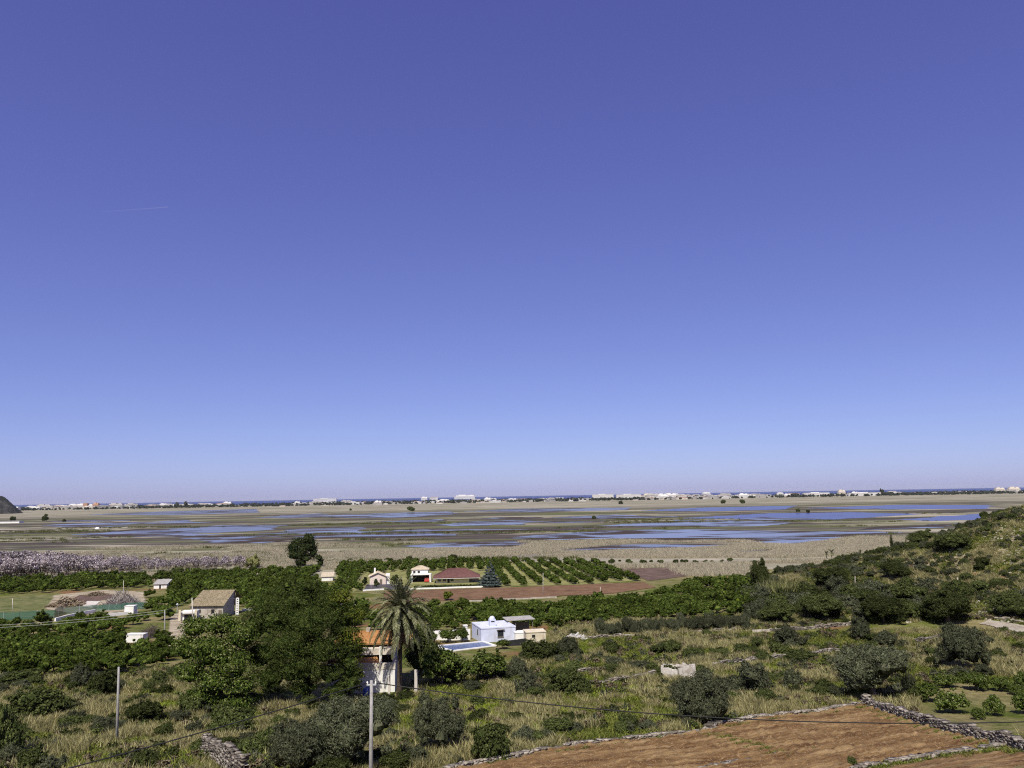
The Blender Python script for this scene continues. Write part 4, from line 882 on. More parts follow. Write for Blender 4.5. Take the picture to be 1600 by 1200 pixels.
for px, y0, y1, lb in ((848.5, 930, 895, 'thin pole rising from the brown field near the vine rows'), (938, 927, 917, 'short white post on the lower edge of the brown field'), (1336, 916, 900, 'thin grey pole in the shrubs at the foot of the hill'), (1496.5, 918, 902, 'thin pale pole on the shrubby hillside'), (580, 921, 902, 'thin pole behind the pink cottage'), (193, 930, 907, 'pale pole among the grey dead branches'), (19.5, 958, 935, 'thin pole behind the green net fence at far left')):
    b_ = P(px, y0); pole(lb, b_, atdepth(px, y1, b_.y), .07, 'paleconcrete', arm=False, name='thin_pole')

# green shade-net fence
FEN = [(-20, 971), (30, 968.5), (85, 966), (97, 960), (150, 955), (190, 953), (228, 951)]
for k, (a, b) in enumerate(zip(FEN, FEN[1:])):
    A_, B_ = P(*a), P(*b); t = thing('net_fence', ['leftmost stretch of green shade-net fence at the picture edge', 'long green shade-net fence stretch beside the pasture', 'dark folded panel of green shade net', 'pale green net stretch in front of the concrete pad', 'green net stretch left of the white block house', 'green net panel right of the white block house'][k], 'fence', A_, group='green shade-net fence')
    n = max(1, round((B_-A_).length/4)); h_ = (1.9, 2.0, 2.3, 1.7, 1.6, 1.8)[k]
    for q_ in range(n+1):
        p = A_.lerp(B_, q_/n); p.z = hz(p.x, p.y); pp = p-A_; G().tube([(pp.x, pp.y, pp.z-.4), (pp.x, pp.y, pp.z+h_+.15)], .04, 6).build('post', 'metal', t)
        if q_ < n:
            r_ = A_.lerp(B_, (q_+1)/n); r_.z = hz(r_.x, r_.y); rr = r_-A_; m_ = (pp+rr)/2
            G().add([(pp.x, pp.y, pp.z), (rr.x, rr.y, rr.z), (rr.x, rr.y, rr.z+h_), (m_.x, m_.y, m_.z+h_-.08), (pp.x, pp.y, pp.z+h_)], [(0, 1, 2, 3, 4)]).build('net_panel', 'net', t)

# brush piles, dead branches
def sticks(name, seed, n, R_, H_, L, r, mat, up=.25):
    rng = np.random.default_rng(seed); g = G()
    for k in range(n):
        a = rng.uniform(0, 6.28); q_ = R_*rng.uniform(0, 1)**.5; z = max(.05, (H_*(1-(q_/R_)**1.5))*rng.uniform(.2, 1)); b = rng.uniform(0, 6.28); e = rng.normal(up, .35); l = L*rng.uniform(.5, 1.2)
        c_ = Vector((q_*math.cos(a), q_*math.sin(a), z)); d = Vector((math.cos(b), math.sin(b), e)).normalized()*l/2
        p0, p1 = c_-d, c_+d; p0.z = max(p0.z, 0); p1.z = max(p1.z, .02); g.tube([p0, c_+Vector(rng.normal(0, .06, 3)), p1], [r, r*.9, r*.5], 4)
    return g.mesh(name, mat)
def pile(px, py, label, mesh_, cat='brush pile', name='brush_pile', s=1): o = tag(link(name, mesh_), label, cat); o.location = P(px, py); o.scale = (s, s, s); return o
pile(103, 947, 'brown heap of cut logs on the dirt yard', sticks('brush_pile', 1, 320, 4.6, 2.6, 2.4, .13, 'logs', .0))
pile(150, 931, 'low tan heap of cut branches at the back of the dirt yard', sticks('brush_pile', 2, 160, 3.6, 1.5, 2.0, .1, 'logs', .0))
pile(188, 950, 'tall heap of pale grey dead branches by the white block house', sticks('brush_pile', 3, 520, 4.4, 5.2, 3.2, .055, 'twig', .9))
pile(207, 947, 'smaller grey heap of dead twigs right of the tall dead heap', sticks('brush_pile', 4, 260, 2.8, 3.0, 2.2, .05, 'twig', .6))
pile(168, 950, 'low brown branch heap left of the tall grey dead heap', sticks('brush_pile', 5, 200, 3.2, 1.5, 2.2, .07, 'logs', .1))
pile(1365, 963, 'bleached dead branches lying on the foot of the hill', sticks('brush_pile', 6, 110, 3.0, 1.4, 2.6, .06, 'twig', .5))
pile(898, 999, 'heap of white rubble and pruned branches below the olive row', sticks('brush_pile', 7, 160, 2.2, 1.1, 1.2, .12, 'whiterubble', .0))
pile(236, 995, 'bare purplish-brown bush behind the low white water tank', sticks('bare_bush', 8, 420, 2.8, 2.6, 2.2, .03, 'darktwig', .7), 'bush', 'bare_bush')

# ------------------------------------------------------------------ orange groves
KEEP = [[(565, 925), (562, 898), (612, 896), (640, 892), (775, 892), (785, 925)], [(496, 922), (496, 890), (528, 890), (528, 922)], [(234, 940), (234, 908), (266, 908), (266, 940)],
        [(285, 1000), (285, 945), (375, 945), (375, 975)], [(256, 1015), (260, 950), (295, 950), (292, 1012)], [(188, 1020), (188, 985), (258, 972), (258, 998), (234, 1018)], [(520, 950), (520, 941), (578, 938), (578, 948)],
        [(555, 1090), (555, 985), (645, 985), (645, 1090)], [(640, 1022), (640, 992), (860, 978), (860, 1015)], [(60, 972), (80, 925), (232, 918), (232, 968), (150, 972)], [(-60, 975), (-60, 930), (110, 926), (60, 972)]]
def keepout(px, py):
    m = np.zeros(np.shape(px), bool)
    for k in KEEP: m |= inpoly(px, py, k)
    return m
GROVES = [  # name, polygon of ground pixels, row spacing, tree spacing, row angle, size, label
    ('dense lower-left grove', [(-30, 1062), (-30, 1012), (120, 1004), (185, 1008), (262, 1004), (276, 1014), (262, 1040), (200, 1052), (100, 1062)], 3.9, 3.5, 5, 1.02),
    ('near rows below the net fence', [(-30, 1012), (-30, 981), (80, 976), (160, 972), (258, 966), (258, 1000), (180, 1006)], 6.4, 5.0, 3, 1.1),
    ('broad grove behind the old farmhouse', [(232, 962), (235, 905), (300, 897), (430, 892), (560, 893), (562, 925), (520, 940), (580, 948), (590, 985), (530, 985), (500, 975), (420, 962), (380, 955), (300, 958)], 4.3, 3.7, 8, 1.0),
    ('back grove below the lilac trees', [(-30, 942), (-30, 912), (60, 908), (130, 903), (232, 900), (236, 926), (110, 928), (60, 938)], 4.3, 3.7, 8, 1.05),
    ('wide grove behind the pool house', [(648, 990), (655, 958), (720, 951), (1000, 938.5), (1190, 922), (1188, 952), (1165, 962), (1050, 968), (930, 975), (865, 985), (760, 978), (690, 990)], 4.2, 3.6, 12, 1.0),
    ('grove beyond the brown field', [(1020, 934), (1036, 922), (1090, 913), (1190, 907), (1190, 926), (1100, 934)], 4.3, 3.7, 12, 1.0),
    ('strip behind the houses', [(515, 905), (530, 884), (700, 878), (800, 877), (780, 893), (640, 897), (570, 904)], 4.5, 4.0, 4, 1.0),
]
ROWG = ('row grove beside the blue spruce', [(772, 916), (765, 884), (800, 878), (935, 879), (1003, 907), (900, 914)], 5.6, 3.4, 0, .95)
cand = []
rng = np.random.default_rng(77)
def grid(poly, rs, ts, ang, jit, world_dir=None):
    w_ = [P(*k) for k in poly]; wx = [p.x for p in w_]; wy = [p.y for p in w_]; cx, cy = (min(wx)+max(wx))/2, (min(wy)+max(wy))/2; Rm = max(max(wx)-min(wx), max(wy)-min(wy))*.8
    u, v_ = np.meshgrid(np.arange(-Rm, Rm, ts), np.arange(-Rm, Rm, rs)); a = R(ang); u = u+rng.normal(0, jit, u.shape); v_ = v_+rng.normal(0, jit, u.shape)
    x = (cx+u*math.cos(a)-v_*math.sin(a)).ravel(); y = (cy+u*math.sin(a)+v_*math.cos(a)).ravel()
    m = inpoly(x, y, w_); return x[m], y[m]
for gi, (nm, poly, rs, ts, ang, sz) in enumerate(GROVES):
    x, y = grid(poly, rs, ts, ang, .28); z = H(x, y); px, py = proj(x, y, z); m = ~keepout(px, py)
    for a, b, c_ in zip(x[m], y[m], z[m]):
        if rng.random() > .035: cand.append((a, b, c_, sz*rng.uniform(.72, 1.18), gi))
a0, a1 = P(772, 916), P(800, 880); rowang = math.degrees(math.atan2(P(806, 879).y-P(850, 916).y, P(806, 879).x-P(850, 916).x))
x, y = grid(ROWG[1], ROWG[2], ROWG[3], rowang, .12); z = H(x, y); px, py = proj(x, y, z); m = ~keepout(px, py)
for a, b, c_ in zip(x[m], y[m], z[m]): cand.append((a, b, c_, .92*rng.uniform(.85, 1.1), 7))
glab = ['orange tree in the '+g[0] for g in GROVES]+['orange tree in the '+ROWG[0]]
vis = [c_ for c_ in cand if -20 < float(proj(c_[0], c_[1], c_[2])[0]) < 1620]
vis.sort(key=lambda c_: c_[1]); near, rest = vis[:300], vis[300:]
for k, (x, y, z, s, gi) in enumerate(near):
    cr, tr = CIT[k % 7]
    gp = (GROVES+[ROWG])[gi]; qx, qy = [float(q_) for q_ in proj(x, y, z)]; where = part3(qx, min(k_[0] for k_ in gp[1]), max(k_[0] for k_ in gp[1]), ('left end', 'middle', 'right end')); where = part3(qy, min(k_[1] for k_ in gp[1]), max(k_[1] for k_ in gp[1]), ('back ', 'mid-depth ', 'front '))+where
    plant('orange_tree', 'orange tree, '+where+' of the '+gp[0], 'tree', (x, y, z), [('trunk', tr), ('crown', cr)], rng.uniform(0, 6.28), s, 'orange trees, '+where+' of the '+gp[0], s*rng.uniform(.72, 1.0))
r_ = np.array([c_[:3] for c_ in rest]); scatter('orange_grove', 'dense green mass of orange trees across the plain', 'grove', r_, CITFAR, [c_[3] for c_ in rest], rng, tilt=.03, sz=rng.uniform(.72, 1.0, len(rest)))
# pale grass lanes between the clear rows
drape('grass_lanes', ROWG[1], 'lanes', .05, .8)
drape('garden_lawn', [(515, 926), (530, 884), (700, 878), (800, 877), (770, 918), (640, 922)], 'lanes', .04, .8)

# ------------------------------------------------------------------ lilac-flowering trees
LIL = []
for k in range(5):
    lb = rlobes(800+k, 7, 2.0, 5.4, 1.4, 1.2); LIL.append((crown('blossom', 820+k, lb, 750, .34, .26, 'blossom', 9, .36, 0), trunk('trunk', 840+k, 2.4, .12, lb[1:8])))
LP = [(-40, 912), (-40, 893), (60, 889), (200, 890), (382, 884), (384, 891), (250, 897), (150, 903), (60, 909)]
x, y = grid(LP, 4.6, 4.2, 6, .5); z = H(x, y); o_ = np.argsort(y)
for k, i_ in enumerate(o_):
    if rng.random() < .14: continue
    cr, tr = LIL[k % 5]; pxx = float(proj(x[i_], y[i_], 0)[0])
    s = np.interp(pxx, [0, 120, 250, 390], [1.75, 1.35, 1.0, .95])*rng.uniform(.85, 1.12)
    plant('lilac_tree', ('lilac-flowering tree in the '+part3(k, 0, len(o_), ('front', 'middle', 'back'))+' of the tall dense block at the left edge') if pxx < 110 else ('small lilac-flowering tree, '+part3(pxx, 110, 390, ('left', 'middle', 'right'))+' part of the thin row by the marsh'), 'tree', (x[i_], y[i_], z[i_]), [('trunk', tr), ('blossom_crown', cr)], rng.uniform(0, 6.28), s, ('lilac trees at the left edge, '+part3(k, 0, len(o_), ('front', 'middle', 'back'))) if pxx < 110 else ('row of small lilac trees, '+part3(pxx, 110, 390, ('left', 'middle', 'right'))))

# ------------------------------------------------------------------ single trees
# tall twin pines on the marsh edge
pT = P(476, 889); sT = mpp(pT)
def pxlobes(c, s_, ls):                                    # lobes given in photograph pixels round a base pixel
    return [((x-c[0])*s_, yy*s_, (c[1]-y)*s_, rx*s_, rx*s_*.9, ry*s_) for (x, y, yy, rx, ry) in ls]
lb = pxlobes((476, 889), sT, [(458, 857, 0, 12, 14), (464, 848, 4, 10, 8), (484, 852, 0, 11, 15), (482, 842, -3, 11, 8), (488, 864, 3, 8, 10), (462, 868, -3, 14, 8), (498, 872, 0, 8, 5), (475, 872, 4, 14, 9), (473, 860, 0, 9, 12), (476, 850, 3, 7, 9), (500, 880, 2, 6, 7), (470, 880, 0, 12, 6)])
plant('stone_pine', 'tall dark twin-crowned pine alone on the marsh edge', 'tree', pT, [('trunk', trunk('trunk', 5, 6, .35, lb)), ('crown', crown('crown', 6, lb, 6500, .5, .26, 'darkpine', 22, .30, .72))])
# big pine left of the palm
pP = P(470, 1104); sP = mpp(pP)
lb = pxlobes((470, 1104), sP, [(455, 950, 20, 44, 26), (410, 955, 0, 34, 24), (495, 957, 10, 30, 22), (430, 975, -20, 45, 30), (480, 985, -30, 45, 32), (390, 985, -10, 32, 30), (520, 985, 0, 30, 30), (445, 1015, -40, 48, 30), (500, 1022, -30, 40, 28), (400, 1028, -30, 40, 28), (535, 1030, 0, 24, 22), (460, 1050, -45, 45, 24), (420, 1062, -40, 36, 22), (510, 1060, -20, 32, 20), (436, 926, 15, 20, 14), (470, 928, 0, 20, 13), (540, 1062, -10, 22, 14), (470, 1080, -30, 36, 14), (540, 1045, -10, 20, 18), (542, 1076, -30, 20, 14), (525, 1088, -40, 28, 14)])
lbs = [(x, y*.8, z, rx*.98, ry*1.1, rz*1.05) for x, y, z, rx, ry, rz in lb]
plant('pine_tree', 'huge dense dark green pine left of the palm tree', 'tree', pP+Vector((0, 3, 0)), [('trunk', trunk('trunk', 7, 8, .5, lbs, sink=1.0)), ('crown', crown('crown', 8, lbs, 66000, .36, .06, 'pine', 30, .21, .56, up=.6))])
# pale-leaved fig or carob in front of its left side
pF = P(345, 1112); sF = mpp(pF)
lb = pxlobes((345, 1112), sF, [(300, 985, 0, 26, 18), (340, 982, 10, 34, 20), (375, 1000, 0, 28, 24), (290, 1015, -10, 24, 24), (330, 1020, -20, 38, 30), (365, 1040, -20, 34, 28), (300, 1050, -20, 28, 22), (340, 1065, -25, 36, 22), (380, 1072, -20, 28, 20), (320, 1085, -20, 30, 14), (375, 1098, -20, 30, 16), (350, 1100, -10, 30, 14)])
lbs = [(x, y*.6, z, rx*.9, ry*.9, rz*.9) for x, y, z, rx, ry, rz in lb]
plant('carob_tree', 'speckled pale-leaved broad tree left of the huge dark pine', 'tree', pF, [('trunk', trunk('trunk', 9, 5, .35, lbs, sink=.8)), ('crown', crown('crown', 10, lbs, 17000, .24, .17, 'fig', 10, .30, .70))])
pY = P(558, 1070); sY = mpp(pY); lb = pxlobes((558, 1070), sY, [(545, 930, 0, 18, 13), (562, 958, 0, 18, 15), (555, 985, -5, 22, 17), (540, 950, 5, 16, 14), (570, 1000, 0, 12, 14), (558, 1015, 0, 18, 18), (564, 1035, -4, 14, 12), (556, 1052, 0, 18, 14)])
plant('leafy_tree', 'yellow-green leafy tree between the dark pine and the villa', 'tree', P(546, 1094), [('trunk', trunk('trunk', 11, 5, .22, lb, sink=.8)), ('crown', crown('crown', 12, lb, 6500, .26, .16, 'yellowgreen', 11, .34, .45))])
# dark tree right of the palm, over the pool end
pK = P(652, 1062); sK = mpp(pK); lb = pxlobes((652, 1062), sK, [(650, 1010, 0, 24, 20), (668, 1025, 0, 20, 20), (640, 1030, 4, 20, 22), (655, 1045, 0, 26, 16), (660, 998, 4, 16, 10)])
plant('dark_tree', 'very dark dense tree in the shade right of the palm', 'tree', pK+Vector((0, 4, 0)), [('trunk', trunk('trunk', 13, 3, .25, lb)), ('crown', crown('crown', 14, lb, 5200, .28, .14, 'shrub', 18, .32, .72))])
# blue spruce (tiers of drooping boughs)
pU = P(766, 917); sU = mpp(pU); lb = []
for k in range(9):
    f = k/8; rr = (17*(1-f)+1.5)*sU; n = max(1, int(9*(1-f))); z = (4+34*f)*sU
    for q_ in range(n): a = 2*math.pi*q_/n+k; lb.append((rr*.62*math.cos(a), rr*.62*math.sin(a), z, rr*.46+.15, rr*.46+.15, 2.6*sU))
plant('blue_spruce', 'conical blue-grey spruce beside the red-roofed bungalow', 'tree', pU, [('trunk', trunk('trunk', 15, 6, .2, [])), ('crown', crown('crown', 16, lb, 4200, .36, .18, 'spruce', 14, .4, .7))])
def cypress(px, py, h, r, label, mat='shrub', seed=0):
    p = P(px, py); s_ = mpp(p); lb = [(0, 0, h*s_*f, r*s_*q_, r*s_*q_, h*s_*.2) for f, q_ in ((.18, .9), (.4, 1), (.6, .85), (.8, .6), (.92, .35))]
    return plant('cypress', label, 'tree', p, [('trunk', trunk('trunk', seed, h*s_*.5, .12, [])), ('crown', crown('crown', 30+seed, lb, 900, .3, .15, mat, 14, .4, .75))])
cypress(638.5, 908, 24, 4, 'slim dark cypress left of the white house with garage', seed=1)
cypress(1394, 862, 24, 3.5, 'slim dark cypress at the marsh end of the hill', seed=2); cypress(1417, 862, 16, 3.5, 'shorter dark cypress at the marsh end of the hill', seed=3)
# hedge in front of the bungalow, pots
a, b = P(650, 918.5), P(768, 916)
t = thing('hedge', 'clipped dark hedge in front of the red-roofed bungalow', 'hedge', a); lb = []
n = 26
for k in range(n): p = a.lerp(b, k/(n-1))-a; lb.append((p.x, p.y, .3, .75, .5, .55))
link('foliage', crown('foliage', 41, lb, 3200, .24, .15, 'shrub', 16, .4, .8), t)
for px, py, w_, h_, mat, lb_ in ((700, 938, 18, 14, 'yellowgreen', 'pale yellow-green bush on the brown field edge'), (588, 918, 10, 12, 'shrub', 'dark garden bush left of the pink cottage'), (570, 916, 10, 14, 'shrub', 'dark bush at the left corner of the pink cottage'), (618, 912, 14, 14, 'shrub', 'dark bushes between pink cottage and white house'), (545, 914, 20, 10, 'fig', 'leafy garden bushes between the white hut and the cottage'), (838, 985, 26, 26, 'citrus', 'large dark green tree behind the cream shed'), (1155, 944, 12, 8, 'lime', 'bright lime-green tree at the right end of the wide grove'), (535, 916, 14, 12, 'shrub', 'dark bush right of the small white hut'), (395, 890, 30, 22, 'cane', 'pale yellow-green reed bush at the end of the lilac row'), (278, 898, 22, 13, 'shrub', 'round green bush below the lilac row')):
    p = P(px, py); s_ = mpp(p); rr, hh = w_*s_*.55, h_*s_; o = plant('garden_bush', lb_, 'bush', p, [('stem', trunk('stem', px, hh*.4, .08, [])), ('foliage', crown('foliage', int(px*7), rlobes(int(px), 6, rr, hh, 0, .9), 900, .3, .2, mat, 14, .36, .7))])

# palm
pM = P(624, 1086); sM = mpp(pM); hM = 130*sM; RM = 50*sM
tM = thing('palm_tree', 'tall date palm with drooping grey-green fronds beside the villa', 'tree', pM)
pts = [(0, 0, -.6), (0, 0, .4)]+[(.02*k, .015*k, hM*k/6) for k in range(1, 7)]; G().tube(pts, [.48, .42, .35, .32, .30, .30, .34, .42], 12).build('trunk', 'palmbark', tM, True)
G().tube([(.12, .09, hM-.7), (.12, .09, hM-.1), (.12, .09, hM+.5)], [.5, .62, .3], 10).build('crown_base', 'palmbark', tM, True)
def frond(name, seed, L, rise, droop, mat):
    """a feather leaf: rib with leaflets, rising then drooping, along +x"""
    rng = np.random.default_rng(seed); n = 40; rib = []; p = np.array([0., 0., 0.]); ang = rise
    for k in range(n+1):
        rib.append(p.copy()); st = L/n; p = p+np.array([math.cos(ang)*st, 0, math.sin(ang)*st]); ang -= droop/n*(.5+1.0*k/n)
    rib = np.array(rib); vs = []; qs = []; b = 0
    for k in range(n):
        wv = .05*(1-.8*k/n); a_, c_ = rib[k], rib[k+1]; vs += [a_+[0, -wv, 0], a_+[0, wv, 0], c_+[0, wv, 0], c_+[0, -wv, 0]]; qs.append((b, b+1, b+2, b+3)); b += 4
        if k < 2: continue
        d = c_-a_; d = d/np.linalg.norm(d); ll = .66*math.sin(math.pi*min(1, .18+.8*k/n))**.7
        for s_ in (-1, 1):
            for e in (0, .5):
                o_ = a_+(c_-a_)*e; tip = o_+(d*.65+np.array([0, s_*.72, -.18+rng.normal(0, .12)]))*ll*rng.uniform(.85, 1.1); side = np.cross(d, tip-o_); side = d*.05
                mid = (o_+tip)/2+np.array([0, 0, .04]); vs += [o_-side*.5, mid-side, tip, mid+side]; qs.append((b, b+1, b+2, b+3)); b += 4
    return fastmesh(name, np.array(vs), qs, mat)
FR = [frond('frond', k, RM*f, R(ri), R(dr), 'palm') for k, (f, ri, dr) in enumerate([(1.05, 80, 45), (1.12, 64, 72), (1.15, 46, 88), (1.2, 28, 100), (1.25, 10, 95), (1.5, -10, 78), (1.5, -36, 50)])]
FD = [frond('dead_frond', 20+k, RM*1.1, R(-55-6*k), R(32), 'deadpalm') for k in range(2)]
rg = random.Random(3); lev = [9, 11, 13, 14, 15, 15, 14]
for k, cnt in enumerate(lev):
    for q_ in range(cnt):
        o = link('frond', FR[k], tM); o.location = (.12, .09, hM+.35-.11*k); o.rotation_euler = (rg.uniform(-.15, .15), rg.uniform(-.1, .1), 2*math.pi*q_/cnt+k*.7+rg.uniform(-.18, .18)); s_ = rg.uniform(.9, 1.08); o.scale = (s_, s_, s_)
for q_ in range(14):
    o = link('dead_frond', FD[q_ % 2], tM); o.location = (.1, .08, hM-.5); o.rotation_euler = (0, 0, 2*math.pi*q_/14+rg.uniform(-.2, .2))

# foreground olives and other large bushes: base pixel, width, height in pixels, label
BIG = [(550, 1204, 150, 112, 'olive', 'big dark olive tree behind the central pole'), (462, 1215, 110, 85, 'olive', 'grey-green olive bush left of the big olive at the bottom'), (686, 1176, 92, 88, 'olive', 'tall round olive tree right of the central pole'),
       (765, 1186, 84, 56, 'shrub', 'low green bush right of the round olive tree'), (1096, 1132, 108, 78, 'olive', 'wide dark olive bush above the bend of the ploughed field'), (1365, 1092, 120, 84, 'olive', 'largest dark olive tree above the tall stone wall'),
       (1505, 1049, 84, 74, 'olive', 'round olive tree beside the farm track'), (1230, 1008, 44, 32, 'olive', 'small olive bush in grass below the olive row'), (1345, 1000, 38, 34, 'olive', 'rounded dark olive bush on the terrace below the hill'),
       (1385, 1010, 40, 24, 'olive', 'low olive scrub on the terrace right of the rounded bush'), (888, 1024, 36, 28, 'olive', 'small grey olive bush right of the cream shed'), (843, 1032, 60, 32, 'shrub', 'broad low green bush below the cream shed'),
       (955, 1018, 34, 16, 'shrub', 'flat green shrub in the dry grass mid field'), (1082, 1030, 40, 20, 'shrub', 'low bushy shrub right of the mid-field grass'), (1050, 1022, 34, 22, 'shrub', 'rounded green shrub above the stone ruin'),
       (890, 1082, 72, 36, 'shrub', 'wide dark bush left of the broken terrace wall'), (825, 1088, 46, 34, 'olive', 'grey bush left of the wide dark bush'), (808, 1058, 36, 32, 'olive', 'dark grey bush right of the fig thicket'),
       (1045, 1058, 24, 18, 'shrub', 'small bush against the front of the stone ruin'), (1092, 1056, 36, 14, 'shrub', 'dark bramble at the right end of the ruin'), (1175, 1080, 70, 40, 'olive', 'spreading grey olive right of the wide olive bush'),
       (60, 1120, 90, 46, 'shrub', 'wide dark bush in the grass at left'), (125, 1075, 30, 36, 'olive', 'upright grey bush above the wide dark bush'), (160, 1088, 60, 38, 'shrub', 'dense dark shrub left of the left pole'), (0, 1190, 70, 90, 'shrub', 'tall dark bush cut by the left picture edge'),
       (225, 1130, 70, 36, 'shrub', 'dark bush right of the left pole'), (110, 1140, 40, 22, 'shrub', 'small dark shrub in the pale grass at left'), (158, 1145, 36, 26, 'olive', 'small grey shrub just left of the left pole'), (300, 1118, 60, 34, 'shrub', 'dark bush at the foot of the pale-leaved tree'),
       (360, 1150, 90, 44, 'shrub', 'dark bush under the carob near the stone wall corner'), (50, 1205, 60, 40, 'shrub', 'low dark bush at the bottom left corner'), (425, 1178, 60, 46, 'shrub', 'dark bush below the huge pine'), (250, 1072, 30, 24, 'shrub', 'dark shrub in pale grass left of the carob'),
       (30, 1068, 80, 22, 'shrub', 'dark scrub along the lower edge of the dense grove'), (120, 1066, 50, 16, 'shrub', 'low scrub below the dense grove'), (868, 1146, 24, 22, 'shrub', 'small dark shrub above the ploughed field'), (980, 1142, 26, 14, 'shrub', 'little green shrub near the field edging'), (835, 1160, 40, 20, 'shrub', 'low dark shrub in the dry grass near the red soil'), (1240, 1076, 40, 30, 'olive', 'grey bush in tall dry grass left of the largest olive'),
       (1290, 1086, 50, 26, 'shrub', 'dark low bush at the left foot of the largest olive'), (1420, 1085, 30, 30, 'olive', 'grey bush at the right foot of the largest olive'), (1560, 1030, 30, 14, 'shrub', 'dark low shrub on the red soil patch'), (1250, 1030, 60, 14, 'shrub', 'low green scrub on the terrace wall'), (1165, 1022, 50, 16, 'shrub', 'low scrub above the terrace wall'), (1332, 1198, 16, 16, 'shrub', 'small green sprout bush inside the ploughed field'), (600, 1108, 60, 26, 'shrub', 'green bush at the foot of the villa'), (1195, 1100, 40, 24, 'shrub', 'green scrub right of the wide olive bush')]
rgn = np.random.default_rng(12)
for k, (px, py, w_, h_, kind, lab) in enumerate(BIG):
    p = P(px, py); s_ = mpp(p)
    if kind == 'olive' and h_ > 50:
        cr, tr = OLV[k % 5]; o = plant('olive_tree', lab, 'tree', p, [('trunk', tr), ('crown', cr)], rgn.uniform(0, 6.28), w_*s_/4.8, None, h_*s_/3.45)
    else:
        o = tag(link('shrub', (SHRO[k % 4] if kind == 'olive' else SHR[k % 6])), lab, 'bush'); o.location = p; o.rotation_euler = (0, 0, rgn.uniform(0, 6.28)); o.scale = (w_*s_/3.1*rgn.uniform(.9, 1.1), w_*s_/3.1*rgn.uniform(.7, 1.2), h_*s_/1.85)
# fig thicket right of the palm
for k, (px, py, w_, h_, lab) in enumerate([(690, 1072, 78, 56, 'left bush of the broad-leaved fig thicket below the pool'), (760, 1064, 76, 46, 'right bush of the broad-leaved fig thicket below the pool'), (725, 1070, 50, 40, 'middle bush of the fig thicket below the pool'), (700, 1004, 36, 20, 'fig bush in front of the white garden wall'), (722, 1003, 26, 24, 'taller fig bush by the white pillar'), (786, 1014, 24, 14, 'small fig bush at the right end of the pool'), (672, 1008, 30, 20, 'fig bush at the left end of the pool')]):
    p = P(px, py); s_ = mpp(p); cr, tr = FIG[k % 3]; plant('fig_bush', lab, 'bush', p, [('trunk', tr), ('crown', cr)], k, w_*s_/4.2, None, h_*s_/2.9)
# young orchard right of the tall wall
YO = [(1448, 1096, 42, 40), (1490, 1114, 54, 46), (1525, 1078, 44, 34), (1555, 1118, 36, 42), (1600, 1115, 40, 44), (1480, 1074, 40, 30), (1562, 1080, 36, 30), (1600, 1072, 34, 30), (1528, 1124, 26, 26), (1590, 1086, 28, 26), (1510, 1060, 30, 18)]
YL = ['nearest the wall end', 'biggest, in the middle of the front row', 'in the middle of the back row', 'right of the biggest one', 'cut by the right picture edge, front row', 'behind the one nearest the wall end', 'right of the middle back one', 'at the right picture edge, back row', 'tiny, close to the tall wall', 'small, between the two rows at right', 'at the foot of the round olive tree']
for k, (px, py, w_, h_) in enumerate(YO):
    p = P(px, py); s_ = mpp(p); cr, tr = FIG[k % 4]; plant('young_fruit_tree', 'young pale-green fruit tree on bare ground, '+YL[k], 'tree', p-Vector((0, 0, .3)), [('trunk', tr), ('crown', cr)], k*1.7, w_*s_/4.2, 'young fruit trees beside the tall stone wall', h_*s_/3.5)
# row of olives below the wide grove
for k in range(17):
    px = 938+k*14.2; py = 994-k*.62+rgn.uniform(-1.5, 1.5); p = P(px, py); s_ = mpp(p); cr, tr = OLV[k % 5]; w_ = rgn.uniform(21, 27); h_ = rgn.uniform(22, 31)
    plant('olive_tree', 'grey-green olive tree, '+part3(k, 0, 17, ('left', 'middle', 'right'))+' part of the straight row below the wide grove', 'tree', p-Vector((0, 0, .35)), [('trunk', tr), ('crown', cr)], rgn.uniform(0, 6.28), w_*s_/4.8, 'olive trees in the straight row, '+part3(k, 0, 17, ('left', 'middle', 'right')), h_*s_/3.3)
# giant cane
for k, (px, py) in enumerate([(1205, 936), (1225, 938), (1242, 935), (1215, 930)]):
    p = P(px, py); o = tag(link('giant_cane', CANE[k % 3]), 'pale clump of tall giant cane at the right end of the wide grove', 'cane', 'giant cane clumps'); o.location = p; s_ = 28*mpp(p)/3.2; o.scale = (s_*1.0, s_*1.0, s_)
# fan palms by the marsh
for k, (px, py, h_) in enumerate([(1292, 876, 14), (1300, 874, 17), (1330, 876, 16), (1345, 874, 14), (1318, 877, 12)]):
    p = P(px, py); s_ = mpp(p); t = thing('fan_palm', ['leftmost', 'second from left, tallest', 'fourth from left', 'rightmost', 'middle, shortest'][k]+' of the small dark palms at the marsh edge', 'tree', p, 0, 'small palms at the marsh edge'); hh = h_*s_
    G().tube([(0, 0, -.3), (0, 0, hh*.6)], .18, 7).build('trunk', 'palmbark', t)
    for q_ in range(16):
        o = link('frond', FR[(q_*3+k) % 6], t); f = hh*.55/RM; o.scale = (f, f*1.3, f); o.location = (0, 0, hh*.6); o.rotation_euler = (0, 0, q_*2.4)

